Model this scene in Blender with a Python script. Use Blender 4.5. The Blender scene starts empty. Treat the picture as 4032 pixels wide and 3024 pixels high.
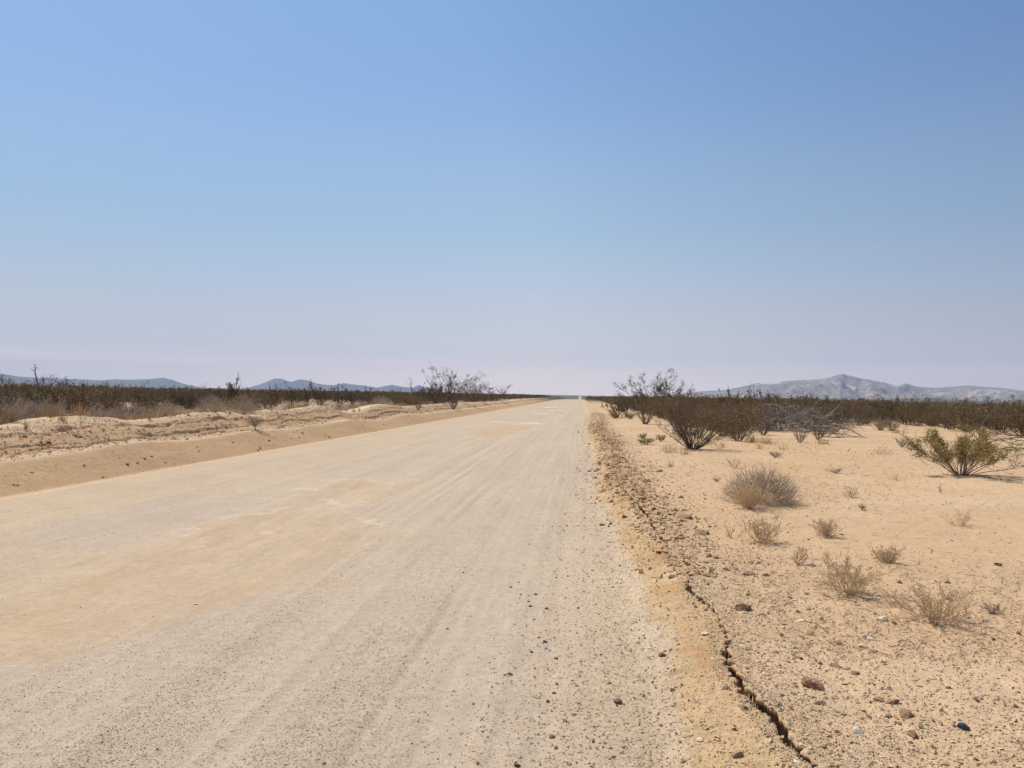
import bpy, math, random
import numpy as np
import time
_T0 = time.time()
def clock(m): print('CLOCK', m, round(time.time() - _T0, 1))
from mathutils import Vector, Matrix, Euler

S = bpy.context.scene
COL = S.collection
R = math.radians
rng = np.random.default_rng(11)

# ------------------------------------------------------------------ camera
F = 3071.0                    # focal length in photo pixels (4032 wide)
CAMH = 1.6
cam_d = bpy.data.cameras.new("camera")
cam = bpy.data.objects.new("camera", cam_d); COL.objects.link(cam)
cam_d.sensor_width = 36.0
cam_d.lens = 36.0 * F / 4032.0
cam_d.clip_start = 0.05
cam_d.clip_end = 60000
ROT = Matrix.Rotation(R(5.06), 3, 'Z') @ Matrix.Rotation(R(90 + 0.75), 3, 'X') @ Matrix.Rotation(R(1.17), 3, 'Z')
cam.matrix_world = Matrix.Translation((0, 0, CAMH)) @ ROT.to_4x4()
S.camera = cam

# ------------------------------------------------------------------ light
SUN_EL, SUN_AZ = 54.0, -44.0          # azimuth measured from the road direction (+Y), clockwise positive
W = bpy.data.worlds.new("World"); S.world = W; W.use_nodes = True
wn, wl = W.node_tree.nodes, W.node_tree.links
wn.clear()
wout = wn.new('ShaderNodeOutputWorld'); wbg = wn.new('ShaderNodeBackground')
sky = wn.new('ShaderNodeTexSky'); sky.sky_type = 'NISHITA'; sky.sun_disc = False
sky.sun_elevation = R(SUN_EL); sky.sun_rotation = R(SUN_AZ)
sky.altitude = 0; sky.air_density = 0.8; sky.dust_density = 0.3; sky.ozone_density = 3.0
wbg.inputs[1].default_value = 0.1
# dusty lavender band low in the sky, fading out upwards
wtc = wn.new('ShaderNodeTexCoord'); wsx = wn.new('ShaderNodeSeparateXYZ'); wl.new(wtc.outputs['Generated'], wsx.inputs[0])
wmr = wn.new('ShaderNodeMapRange'); wmr.interpolation_type = 'SMOOTHSTEP'; wmr.inputs['From Min'].default_value = -.02; wmr.inputs['From Max'].default_value = .40
wmr.inputs['To Min'].default_value = .92; wmr.inputs['To Max'].default_value = 0.0; wl.new(wsx.outputs[2], wmr.inputs['Value'])
wmx = wn.new('ShaderNodeMix'); wmx.data_type = 'RGBA'; wl.new(wmr.outputs[0], wmx.inputs['Factor'])
wgn = wn.new('ShaderNodeVectorMath'); wgn.operation = 'MULTIPLY'; wgn.inputs[1].default_value = (.97, 1.05, 1.005); wm4 = wn.new('ShaderNodeMapRange'); wm4.inputs['From Min'].default_value = .15; wm4.inputs['From Max'].default_value = .48; wm4.inputs['To Min'].default_value = .96; wm4.inputs['To Max'].default_value = 1.18
wl.new(wsx.outputs[2], wm4.inputs['Value']); wss = wn.new('ShaderNodeVectorMath'); wss.operation = 'SCALE'; wl.new(sky.outputs[0], wss.inputs[0]); wl.new(wm4.outputs[0], wss.inputs['Scale'])
wl.new(wss.outputs[0], wgn.inputs[0])
wl.new(wgn.outputs[0], wmx.inputs['A']); 
wdt = wn.new('ShaderNodeVectorMath'); wdt.operation = 'DOT_PRODUCT'; wl.new(wtc.outputs['Generated'], wdt.inputs[0]); wdt.inputs[1].default_value = (math.sin(R(SUN_AZ)), math.cos(R(SUN_AZ)), 0)
wm2 = wn.new('ShaderNodeMapRange'); wm2.inputs['From Min'].default_value = .1; wm2.inputs['From Max'].default_value = .8; wm2.inputs['To Min'].default_value = .74; wm2.inputs['To Max'].default_value = 1.0
wl.new(wdt.outputs['Value'], wm2.inputs['Value'])
wsc = wn.new('ShaderNodeVectorMath'); wsc.operation = 'SCALE'; wsc.inputs[0].default_value = (5.75, 5.3, 5.1); wm3 = wn.new('ShaderNodeMapRange'); wm3.interpolation_type = 'SMOOTHSTEP'; wm3.inputs['From Min'].default_value = 0; wm3.inputs['From Max'].default_value = .11; wm3.inputs['To Min'].default_value = 1.95; wm3.inputs['To Max'].default_value = 1.0
wl.new(wsx.outputs[2], wm3.inputs['Value'])
wmm = wn.new('ShaderNodeMath'); wmm.operation = 'MULTIPLY'; wl.new(wm2.outputs[0], wmm.inputs[0]); wl.new(wm3.outputs[0], wmm.inputs[1])
wl.new(wmm.outputs[0], wsc.inputs['Scale']); wl.new(wsc.outputs[0], wmx.inputs['B'])
wz = wn.new('ShaderNodeMath'); wz.operation = 'MULTIPLY'; wz.inputs[1].default_value = 2.0; wz.use_clamp = True; wl.new(wsx.outputs[2], wz.inputs[0])
wcr = wn.new('ShaderNodeValToRGB'); st_ = [(.03, (1.22, 1.04, .92)), (.04, (.96, .89, .87)), (.05, (.83, .83, .86)), (.066, (.87, .87, .91)), (.098, (.97, 1.0, 1.04)), (.146, (.88, .97, 1.04)), (.207, (.83, .96, 1.0)), (.296, (.97, 1.0, .99)), (.378, (1.04, 1.01, .99)), (.446, (.98, 1.01, .99))]
for q_, (z_, c_) in enumerate(st_):
    e_ = wcr.color_ramp.elements[q_] if q_ < 2 else wcr.color_ramp.elements.new(z_ * 2)
    if q_ < 1: e_.position = z_ * 2
    if q_ == 1: e_.position = z_ * 2
    e_.color = (*c_, 1)
wl.new(wz.outputs[0], wcr.inputs[0])
wca = wn.new('ShaderNodeValToRGB'); wca.color_ramp.elements[0].position = .25; wca.color_ramp.elements[0].color = (.84, .85, .92, 1)
wca.color_ramp.elements[1].position = .98; wca.color_ramp.elements[1].color = (.85, .88, .92, 1); e_ = wca.color_ramp.elements.new(.75); e_.color = (1, 1, 1, 1)
wl.new(wdt.outputs['Value'], wca.inputs[0])
wa = wn.new('ShaderNodeVectorMath'); wa.operation = 'MULTIPLY'; wl.new(wmx.outputs['Result'], wa.inputs[0]); wl.new(wcr.outputs[0], wa.inputs[1])
wb = wn.new('ShaderNodeVectorMath'); wb.operation = 'MULTIPLY'; wl.new(wa.outputs[0], wb.inputs[0]); wl.new(wca.outputs[0], wb.inputs[1])
wl.new(wb.outputs[0], wbg.inputs[0]); wl.new(wbg.outputs[0], wout.inputs[0])
sun_d = bpy.data.lights.new("sun", 'SUN'); sun_d.energy = 4.0; sun_d.angle = R(0.53); sun_d.color = (1.0, 0.93, 0.80)
sun = bpy.data.objects.new("sun", sun_d); COL.objects.link(sun)
sdir = Vector((math.sin(R(SUN_AZ)) * math.cos(R(SUN_EL)), math.cos(R(SUN_AZ)) * math.cos(R(SUN_EL)), math.sin(R(SUN_EL))))
sun.rotation_euler = sdir.to_track_quat('Z', 'Y').to_euler(); sun.location = (-30, 30, 60)
S.view_settings.view_transform = 'Standard'; S.view_settings.look = 'None'
S.view_settings.exposure = 0.35; S.view_settings.gamma = 1.0
S.render.engine = 'CYCLES'
S.cycles.max_bounces = 5; S.cycles.diffuse_bounces = 3; S.cycles.volume_bounces = 0
S.cycles.use_denoising = True

# ------------------------------------------------------------------ helpers
def tag(o, label=None, cat=None, group=None, kind=None):
    if label: o['label'] = label
    if cat: o['category'] = cat
    if group: o['group'] = group
    if kind: o['kind'] = kind
    return o

def ray(u, v):
    d = ROT @ Vector(((u - 2016) / F, -(v - 1512) / F, -1.0))
    return d.x, d.y, d.z

def pix_plane(u, v, z):
    dx, dy, dz = ray(u, v); t = (z - CAMH) / dz
    return dx * t, dy * t

def pix_at_x(u, v, X):
    dx, dy, dz = ray(u, v); t = X / dx
    return X, dy * t, CAMH + dz * t

def pix_at_y(u, v, Y):
    dx, dy, dz = ray(u, v); t = Y / dy
    return dx * t, Y, CAMH + dz * t

_TAB = np.random.default_rng(5).uniform(-1, 1, (1024, 1024)).astype(np.float32)

def vn(x, y, seed=0):
    x = np.asarray(x, float) + seed * 37.37; y = np.asarray(y, float) + seed * 91.13
    x, y = np.broadcast_arrays(x, y)
    fx = np.floor(x); fy = np.floor(y); tx = (x - fx).astype(np.float32); ty = (y - fy).astype(np.float32)
    tx = tx * tx * (3 - 2 * tx); ty = ty * ty * (3 - 2 * ty)
    i = fx.astype(np.int64) & 1023; j = fy.astype(np.int64) & 1023; i1 = (i + 1) & 1023; j = j << 10; j1 = (j + 1024) & 0xfffff
    T = _TAB.ravel()
    a = T[j + i]; b = T[j + i1]; c = T[j1 + i]; d = T[j1 + i1]
    a = a + (b - a) * tx; c = c + (d - c) * tx
    return a + (c - a) * ty

def fbm(x, y, o=3, seed=0, g=0.5):
    s = 0; a = 1; n = 0
    for k in range(o):
        c, si = math.cos(0.6 * k), math.sin(0.6 * k)
        s = s + a * vn((x * c - y * si) * 2 ** k, (x * si + y * c) * 2 ** k, seed + k * 17); n += a; a *= g
    return s / n

def sst(a, b, x):
    t = np.clip((x - a) / (b - a), 0, 1); return t * t * (3 - 2 * t)

# ------------------------------------------------------------------ ground shape
LEDGE_PX = [(2344, 1633), (2346, 1688), (2387, 1737), (2403, 1783), (2419, 1837), (2440, 1900), (2490, 1965), (2557, 2026),
            (2579, 2069), (2611, 2113), (2640, 2131), (2648, 2163), (2677, 2196), (2720, 2257), (2742, 2323), (2777, 2371),
            (2839, 2420), (2867, 2499), (2877, 2541), (2895, 2617), (2943, 2700), (2999, 2749), (3054, 2804),
            (3102, 2846), (3137, 2908), (3192, 2984), (3250, 3080)]
_l = sorted([pix_plane(u, v, 0.15)[::-1] for u, v in LEDGE_PX])
LY = np.array([a[0] for a in _l]); LX = np.array([a[1] for a in _l])
CREST_PX = [(-200, 1700), (0, 1675), (80, 1671), (160, 1645), (320, 1636), (420, 1650), (480, 1660), (560, 1655), (700, 1637),
            (760, 1628), (850, 1625), (900, 1620), (960, 1638), (1010, 1630), (1045, 1614), (1120, 1618), (1240, 1598),
            (1300, 1612), (1370, 1622), (1420, 1612), (1480, 1592), (1560, 1602), (1700, 1592), (1800, 1588), (1900, 1583), (2000, 1578)]
_c = [pix_at_x(u, v, -10.3)[1:] for u, v in CREST_PX]
CY = np.array([a[0] for a in _c]); CZ = np.array([a[1] for a in _c])
ROAD_L = -7.8

def farz(y):
    return np.interp(y, [-1e5, 250, 500, 750, 1200, 2000, 3000, 5200, 8000, 20000], [0, 0, -.9, -3.5, -9, -10, -7, 1.0, 3, 3])

def ledge_x(y):
    return np.interp(y, LY, LX) + 0.035 * fbm(y * 4, y * 0 + 3, 3, 5) + 0.02 * vn(y * 26, y * 0, 9)

def crack_w(y):
    y = np.asarray(y, float)
    w = .026 + .050 * vn(y * 1.9, y * 0 + .5, 41) + .022 * vn(y * 8, y * 0, 43) + .008 * vn(y * 45, y * 0, 46)
    w = np.maximum(w, .005 + .008 * vn(y * 20, y * 0, 50) + .012 * vn(y * 2.7, y * 0, 52))
    return np.clip(w * (.8 + .02 * y), 0, .06) * (1 - sst(10, 17, y))

def track(x, y):
    w = x + .10 * fbm(y * .12, y * 0 + 7, 2, 161)
    return (fbm(w * 4.2, y * .05, 2, 163) + .7 * fbm(w * 11, y * .08, 2, 165)) * (.3 + .7 * sst(-4.6, -2.8, w)) * (.45 + .55 * sst(-.3, .3, fbm(x * .8, y * .16, 2, 167)))

def height(x, y, fine=True, slab=False):
    x = np.asarray(x, float); y = np.asarray(y, float)
    xl = ledge_x(y); t = x - xl
    far = farz(y)
    near = 1 - sst(60, 140, y)
    # road: gentle crown, long wheel-track swells
    z = 0.012 * fbm(x * 1.3, y * 0.12, 2, 21) * sst(0.2, -0.6, x) * sst(ROAD_L, ROAD_L + .8, x)
    z = z + 0.013 * track(x, y) * sst(.4, .0, x) * (1 - .7 * pan_mask(x, y))
    z = z + .0035 * fbm(x * 1.4, y * 4.5, 2, 173) * sst(-4, -3, x) * sst(.2, -.2, x)
    # right side: sloping sand apron, undercut cavity, flat
    ap = sst(-0.62, -0.02, t)
    zr = (0.135 + .03 * fbm(x * 3, y * 1.5, 3, 199)) * ap
    flat = 0.149 + 0.05 * sst(0, 2.5, t) + 0.06 * sst(3, 12, t) + 0.05 * fbm(x * .35, y * .3, 2, 31) * sst(.2, 2, t) + 0.22 * fbm(x * .05, y * .04, 2, 33) * sst(8, 30, t)
    flat = flat + np.exp(-((t - .12) / .25) ** 2) * sst(7, 12, y) * (.02 + .06 * np.maximum(0, fbm(x * 5, y * 3, 4, 45, .65)))
    if slab: return flat, t
    k = sst(-0.004, 0.0, t) * near + sst(-0.5, .5, t) * (1 - near)
    z = z * (1 - k) + (zr * (1 - k) + (flat - .014 * near * (1 - sst(.35, .6, t))) * k)
    w = crack_w(y)
    cav = ((t > -w) & (t < .05 + w * 1.6) & (w > .003))
    z = z - 0.26 * cav
    rim = (np.exp(-((t - .15) / .22) ** 2) * sst(7, 12, y) * (1 - sst(-.05, .0, t) * (1 - sst(26, 32, y)))) * near
    z = z + rim * (.03 + .09 * np.maximum(0, fbm(x * 5, y * 3, 4, 45, .65)))
    # left bank
    d = ROAD_L - x + 0.06 * fbm(y * .5, y * 0, 2, 51) * sst(-.1, .3, ROAD_L - x)
    cz = np.interp(y, CY, CZ)
    cz = np.where(y > 120, 0.8 + 0.06 * vn(y * .2, y * 0, 8), cz) * (1 - sst(300, 700, y))
    prof = np.interp(d, [0, .12, .2, 1.08, 1.34, 2.2, 2.5, 2.8, 3.6, 5], [0, .03, .03, .425 / .87, .445 / .87, .87, 1.0, .97, .80, .78])
    prof = prof * cz
    prof = prof + (d > 3) * 0.12 * fbm(x * .1, y * .1, 2, 71) * sst(3, 8, d)
    # broken crust steps on the upper bank
    stp = sst(1.55, 1.60, d + 0.18 * fbm(y * .9, y * 0, 3, 55)) * 0.04 * sst(-.3, .0, vn(y * .55, y * 0, 57)) * 1.6 \
        + sst(1.95, 1.99, d + 0.2 * fbm(y * 1.1, y * 0, 3, 59)) * 0.03 * sst(-.3, .1, vn(y * .7, y * 0, 61)) * 1.5
    for (dc, sd, fr) in ((1.62, 201, .5), (1.95, 203, .6), (1.40, 205, .8)):
        q = d - dc + .20 * fbm(y * .8, y * 0, 4, sd)
        gw = .030 * sst(.15, .5, vn(y * fr, y * 0, sd + 1))
        stp = stp - .07 * (np.abs(q) < gw)
    stp = stp * (1 - sst(2.2, 2.6, d))
    z = np.where(d > 0, prof + stp, z)
    if fine:
        nf = 1 - sst(25, 60, y)
        onroad = sst(ROAD_L - .1, ROAD_L + .3, x) * (1 - sst(-.1, .1, t))
        bank = sst(0.2, .5, d) * (1 - sst(2.3, 2.8, d))
        right = sst(-.55, -.3, t)
        grav = sst(-.1, .5, gravel_mask(x, y))
        r1 = vn(x * 70, y * 70, 81); r2 = vn(x * 33, y * 33, 82)
        z = z + onroad * (1 - right) * nf * (0.0018 * r1 + 0.0016 * r2) * (0.35 + 1.0 * grav)
        z = z + right * nf * (0.0016 * r1 + 0.0035 * r2 * (0.5 + .5 * vn(x * 3, y * 3, 83)) + 0.010 * fbm(x * 6, y * 6, 2, 84))
        apr = sst(-.6, -.4, t) * (1 - sst(-.05, .02, t))
        z = z + apr * nf * (0.010 * np.abs(fbm(x * 22, y * 22, 2, 86)) + .012 * fbm(x * 5, y * 4, 2, 87))
        z = z + bank * (0.040 * np.maximum(0, fbm(x * 7, y * 5, 3, 88)) + 0.010 * vn(x * 18, y * 16, 89)) * sst(1.0, 1.5, d)
        z = z + bank * (0.007 * vn(x * 18, y * 18, 90) + .020 * fbm(x * 2.5, y * 1.2, 3, 91))
    return z + far

def gravel_mask(x, y):
    g = fbm(x * 2.2, y * 0.10, 2, 101) + 0.5 * fbm(x * 1.1, y * .5, 2, 102)
    g = g * .6 + .75 * track(x, y)
    g = g + 0.9 * np.exp(-((x + 2.05) / .22) ** 2) + .6 * np.exp(-((x + 1.25) / .25) ** 2) + .35 * np.exp(-((x + .55) / .25) ** 2)
    return g - 1.3 * pan_mask(x, y)

# smooth ochre hardpan patches on the road: (u, v, semi-axis x, semi-axis y, strength)
PANS = []
for (u, v, ax, ay, s) in [(760, 2200, 1.25, 1.5, 1.0), (1080, 2100, 1.2, 1.9, .95), (380, 2190, .7, .7, .7), (120, 2300, 1.3, 1.0, .85),
                          (30, 2400, .8, .8, 1.0), (430, 2320, 1.0, .6, .6), (1380, 1940, .9, 2.2, .8), (1240, 1835, .8, 2.0, .45), (560, 1925, .9, 1.0, .35),
                          (700, 1880, .8, 1.2, .25), (1990, 1690, 1.3, 7.0, .9), (1930, 1700, 1.2, 6, .7)]:
    px, py = pix_plane(u, v, 0); PANS.append((px, py, ax, ay, s))

def pan_mask(x, y):
    m = 0 * x
    wx = x + .9 * fbm(x * 1.1, y * .7, 6, 111, .62); wy = y + 1.3 * fbm(x * .9, y * .6, 4, 112)
    for (px, py, ax, ay, s) in PANS:
        q = np.sqrt(((wx - px) / ax) ** 2 + ((wy - py) / ay) ** 2)
        m = np.maximum(m, s * (1 - sst(.35, 1.25, q)))
    return m * (.55 + .45 * sst(-.5, .4, fbm(x * 1.6, y * .7, 4, 113)))

def mix(a, b, k):
    k = np.asarray(k)[..., None]; return a * (1 - k) + b * k

def ground_albedo(x, y):
    xl = np.interp(y, LY, LX); t = x - xl
    d = ROAD_L - x
    n1 = fbm(x * .7, y * .25, 3, 121); n2 = fbm(x * 3, y * 3, 3, 122); n3 = fbm(x * 14, y * 14, 2, 123)
    road = np.ones(x.shape + (3,)) * np.array((.46, .362, .272))
    tan = np.array((.49, .36, .225)); ochre = np.array((.46, .285, .13)); deep = np.array((.42, .24, .10))
    c = road
    c = mix(c, tan, np.clip(.45 * sst(-4.2, -7.2, x) + .55 * sst(-.5, .45, x + .12 * n2) * (1 - 0 * x), 0, 1))
    c = mix(c, np.array((.42, .335, .27)), .5 * sst(.1, .7, n1))
    c = mix(c, np.array((.49, .39, .285)), .5 * sst(.1, .7, -n1))
    st = fbm(x * 3.5, y * .12, 3, 141)
    c = c * (1 + .05 * st + .05 * fbm(x * 9, y * .8, 2, 143) - .055 * track(x, y) * sst(.4, -.2, x) + .10 * pan_mask(x, y) * fbm(x * 12, y * 5, 4, 169, .7))[..., None]
    pm = pan_mask(x, y)
    en = pm + .16 * fbm(x * 4, y * 1.8, 5, 191, .65) * (pm > .02)
    pe = sst(.20, .42, en)
    c = mix(c, np.array((.48, .335, .20)), (.34 * pm + .30 * pe * (.5 + .5 * sst(-.3, .3, fbm(x * 2.2, y * .45, 4, 197)))))
    c = mix(c, np.array((.60, .49, .37)), .75 * np.exp(-((en - .24) / .035) ** 2) * sst(.05, .45, fbm(x * 1.3, y * .8, 3, 193)))
    c = c * (1 + .10 * pe * fbm(x * 7, y * 2.5, 4, 195, .7))[..., None]
    c = mix(c, deep, .60 * pm * sst(.08, .6, fbm(x * 2.8, y * .6, 5, 125, .65)))
    c = mix(c, np.array((.62, .52, .40)), .6 * pm * sst(.5, .8, fbm(x * 2.5, y * 1.6, 3, 126)))
    # pale scraped patches far up the road
    for (u, v, ax, ay) in [(2080, 1666, 1.1, 1.6), (1990, 1663, 1.2, 1.2), (2140, 1628, 1.3, 2.5), (2190, 1616, 1.0, 2.5), (2170, 1604, 1.6, 3.5), (2230, 1600, .8, 4), (2230, 1574, 2.5, 10)]:
        px, py = pix_plane(u, v, 0)
        q = np.sqrt(((x + .3 * n2 - px) / ax) ** 2 + ((y + .8 * n2 - py) / ay) ** 2)
        c = mix(c, np.array((.64, .55, .43)), 1.0 * (1 - sst(.4, 1.2, q)) * sst(-.5, .2, fbm(x * 1.6, y * .45, 3, 151)))
    # right apron and flat
    sandr = np.array((.50, .337, .20)); pale = np.array((.55, .392, .252))
    tj = t + .13 * fbm(x * 1.5, y * 1.2, 3, 153) + .05 * n2
    c = mix(c, np.array((.46, .31, .165)), .9 * sst(-.46, -.30, tj))
    c = mix(c, deep * np.array((1, .95, 1)), .6 * sst(-.42, -.3, tj) * (1 - sst(-.1, 0, t)) * sst(.0, .5, fbm(x * 5, y * 2.2, 4, 127)))
    c = mix(c, pale, .5 * sst(-.46, -.3, tj) * (1 - sst(-.1, 0, t)) * sst(.1, .5, -fbm(x * 4, y * 2.2, 4, 127)))
    c = mix(c, sandr, sst(-.02, .02, t))
    c = mix(c, pale, .7 * sst(-.05, .5, fbm(x * .8, y * .6, 3, 128)) * sst(0, .3, t))
    c = mix(c, np.array((.44, .34, .24)), .4 * sst(.0, .02, t) * (1 - sst(.15, .5, t)) * sst(-.2, .4, n2))
    c = mix(c, np.array((.50, .33, .13)), .35 * sst(10, 18, y) * sst(1.5, 4, t) * sst(.0, .5, fbm(x * .5, y * .3, 3, 129)))
    # left bank
    bank = np.array((.46, .295, .165)); crest = np.array((.58, .42, .27)); mid = np.array((.55, .40, .26))  # ledge and crest tones painted paler, imitating the extra sun they catch
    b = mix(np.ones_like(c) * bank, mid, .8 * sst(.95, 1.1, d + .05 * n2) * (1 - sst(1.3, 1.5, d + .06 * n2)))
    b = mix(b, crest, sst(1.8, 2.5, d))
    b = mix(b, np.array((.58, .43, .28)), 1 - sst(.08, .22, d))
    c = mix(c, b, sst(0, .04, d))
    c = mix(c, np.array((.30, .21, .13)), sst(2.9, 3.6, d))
    c = c * (1 + .05 * n3 + .05 * n2)[..., None]
    # far plain reads as scrub-covered soil, the road strip stays pale
    off = np.maximum(sst(-1.5, -4, x + 7.8 - 2.8), sst(2, 5, x))
    off = np.where((x > ROAD_L - .5) & (x < 1.6), 0.0, 1.0)
    c = mix(c, np.array((.115, .09, .06)), off * sst(120, 260, np.hypot(x, y) * np.where(np.abs(x) > 40, 1, 1)))
    return np.clip(c, .02, .9)

# ------------------------------------------------------------------ materials
def new_mat(name):
    m = bpy.data.materials.new(name); m.use_nodes = True
    n, l = m.node_tree.nodes, m.node_tree.links
    b = n['Principled BSDF']; b.inputs['Roughness'].default_value = .92
    if 'Specular IOR Level' in b.inputs: b.inputs['Specular IOR Level'].default_value = .2
    return m, n, l, b

def mat_ground():
    m, n, l, b = new_mat('desert_soil')
    at = n.new('ShaderNodeAttribute'); at.attribute_name = 'albedo'
    tc = n.new('ShaderNodeTexCoord')
    def noise(sc, det, rough=.6):
        t = n.new('ShaderNodeTexNoise'); t.inputs['Scale'].default_value = sc; t.inputs['Detail'].default_value = det
        t.inputs['Roughness'].default_value = rough; l.new(tc.outputs['Object'], t.inputs['Vector']); return t
    g1 = noise(95, 3, .7); g2 = noise(14, 4, .65); g3 = noise(260, 2)
    r = n.new('ShaderNodeMapRange'); r.inputs['From Min'].default_value = .3; r.inputs['From Max'].default_value = .7
    r.inputs['To Min'].default_value = .80; r.inputs['To Max'].default_value = 1.2
    l.new(g1.outputs['Fac'], r.inputs['Value'])
    r2 = n.new('ShaderNodeMapRange'); r2.inputs['From Min'].default_value = .3; r2.inputs['From Max'].default_value = .7
    r2.inputs['To Min'].default_value = .92; r2.inputs['To Max'].default_value = 1.08
    l.new(g2.outputs['Fac'], r2.inputs['Value'])
    mu = n.new('ShaderNodeMath'); mu.operation = 'MULTIPLY'; l.new(r.outputs[0], mu.inputs[0]); l.new(r2.outputs[0], mu.inputs[1])
    vm = n.new('ShaderNodeVectorMath'); vm.operation = 'SCALE'; l.new(at.outputs['Color'], vm.inputs[0]); l.new(mu.outputs[0], vm.inputs['Scale'])
    l.new(vm.outputs[0], b.inputs['Base Color'])
    bp = n.new('ShaderNodeBump'); bp.inputs['Strength'].default_value = .55; bp.inputs['Distance'].default_value = .006
    l.new(g1.outputs['Fac'], bp.inputs['Height'])
    bp2 = n.new('ShaderNodeBump'); bp2.inputs['Strength'].default_value = .5; bp2.inputs['Distance'].default_value = .02
    l.new(g2.outputs['Fac'], bp2.inputs['Height']); l.new(bp.outputs[0], bp2.inputs['Normal'])
    l.new(bp2.outputs[0], b.inputs['Normal'])
    b.inputs['Roughness'].default_value = 1.0
    return m

def mat_var(name, c1, c2, c3=None, scale=0, mode='island', rough=.9, transl=0, bump=0):
    """colour varies per mesh island or per object between c1 and c2 (and c3)"""
    m, n, l, b = new_mat(name)
    if mode == 'island':
        src = n.new('ShaderNodeNewGeometry').outputs['Random Per Island']
    else:
        src = n.new('ShaderNodeObjectInfo').outputs['Random']
    cr = n.new('ShaderNodeValToRGB'); e = cr.color_ramp.elements
    e[0].color = (*c1, 1); e[1].color = (*c2, 1)
    if c3:
        k = e.new(.5); k.color = (*c2, 1); e[2].color = (*c3, 1)
    l.new(src, cr.inputs[0])
    out = cr.outputs[0]
    if scale:
        tc = n.new('ShaderNodeTexCoord'); t = n.new('ShaderNodeTexNoise'); t.inputs['Scale'].default_value = scale; t.inputs['Detail'].default_value = 4
        l.new(tc.outputs['Object'], t.inputs['Vector'])
        r = n.new('ShaderNodeMapRange'); r.inputs['From Min'].default_value = .3; r.inputs['From Max'].default_value = .7
        r.inputs['To Min'].default_value = .65; r.inputs['To Max'].default_value = 1.3; l.new(t.outputs['Fac'], r.inputs['Value'])
        vm = n.new('ShaderNodeVectorMath'); vm.operation = 'SCALE'; l.new(out, vm.inputs[0]); l.new(r.outputs[0], vm.inputs['Scale']); out = vm.outputs[0]
        if bump:
            bp = n.new('ShaderNodeBump'); bp.inputs['Strength'].default_value = .6; bp.inputs['Distance'].default_value = bump
            l.new(t.outputs['Fac'], bp.inputs['Height']); l.new(bp.outputs[0], b.inputs['Normal'])
    l.new(out, b.inputs['Base Color']); b.inputs['Roughness'].default_value = rough
    if transl:
        tr = n.new('ShaderNodeBsdfTranslucent'); l.new(out, tr.inputs['Color'])
        mx = n.new('ShaderNodeMixShader'); mx.inputs[0].default_value = transl
        l.new(b.outputs[0], mx.inputs[1]); l.new(tr.outputs[0], mx.inputs[2]); l.new(mx.outputs[0], n['Material Output'].inputs['Surface'])
    return m

M = {}
M['soil'] = mat_ground()
M['leaf'] = mat_var('olive_leaves', (.13, .090, .042), (.22, .155, .068), (.32, .235, .11), transl=.25)
M['leaf_brown'] = mat_var('brown_olive_leaves', (.11, .076, .040), (.18, .127, .062), (.26, .195, .10), transl=.2)
M['leaf_green'] = mat_var('yellow_olive_leaves', (.22, .165, .05), (.34, .26, .085), (.46, .36, .14), transl=.3)
M['stem'] = mat_var('dark_stems', (.07, .048, .035), (.13, .095, .07), (.24, .19, .15))
M['stem_dark'] = mat_var('blackish_stems', (.05, .035, .028), (.09, .065, .05), (.15, .115, .09))
M['stem_red'] = mat_var('reddish_stems', (.15, .10, .08), (.22, .15, .12), (.34, .26, .21))
M['grey'] = mat_var('weathered_branches', (.12, .10, .09), (.25, .215, .19), (.45, .40, .35))
M['grey_dark'] = mat_var('dark_grey_branches', (.09, .07, .06), (.16, .13, .11), (.30, .25, .21))
M['straw'] = mat_var('pale_straw', (.62, .46, .27), (.74, .58, .37), (.82, .68, .47), transl=.3)
M['straw_light'] = mat_var('bleached_twigs', (.42, .33, .25), (.56, .46, .36), (.70, .60, .48), transl=.25)
M['straw_grey'] = mat_var('grey_dry_twigs', (.35, .27, .20), (.49, .39, .30), (.64, .53, .41), transl=.2)
M['orange'] = mat_var('orange_stalks', (.34, .20, .08), (.46, .29, .13), (.58, .40, .20))
M['gravel'] = mat_var('gravel_stones', (.36, .245, .14), (.51, .375, .235), (.62, .49, .34))
M['gravel_bank'] = mat_var('bank_clods', (.44, .27, .14), (.50, .33, .185), (.58, .41, .25))
M['gravel_road'] = mat_var('road_grit', (.40, .30, .205), (.48, .375, .27), (.58, .47, .36))
M['stone'] = mat_var('brown_stone', (.20, .135, .085), (.30, .21, .14), (.44, .33, .22), scale=30, mode='object', bump=.004)
M['stone_dark'] = mat_var('dark_stone', (.10, .068, .045), (.15, .105, .07), (.22, .16, .11), scale=40, mode='object', bump=.003)
M['stone_white'] = mat_var('pale_stone', (.62, .53, .40), (.70, .60, .46), (.76, .67, .53), scale=25, mode='object', bump=.003)
M['stone_blue'] = mat_var('slate_stone', (.07, .08, .11), (.08, .09, .13), scale=60, mode='object', bump=.003)
M['clod'] = mat_var('red_brown_clod', (.38, .23, .13), (.44, .28, .165), (.50, .34, .21), scale=60, mode='object', bump=.012)
M['wood'] = mat_var('dry_wood', (.20, .15, .11), (.25, .19, .14), scale=20)
M['black'] = mat_var('black_rubber', (.02, .018, .02), (.03, .025, .03), scale=30, bump=.003)

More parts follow.
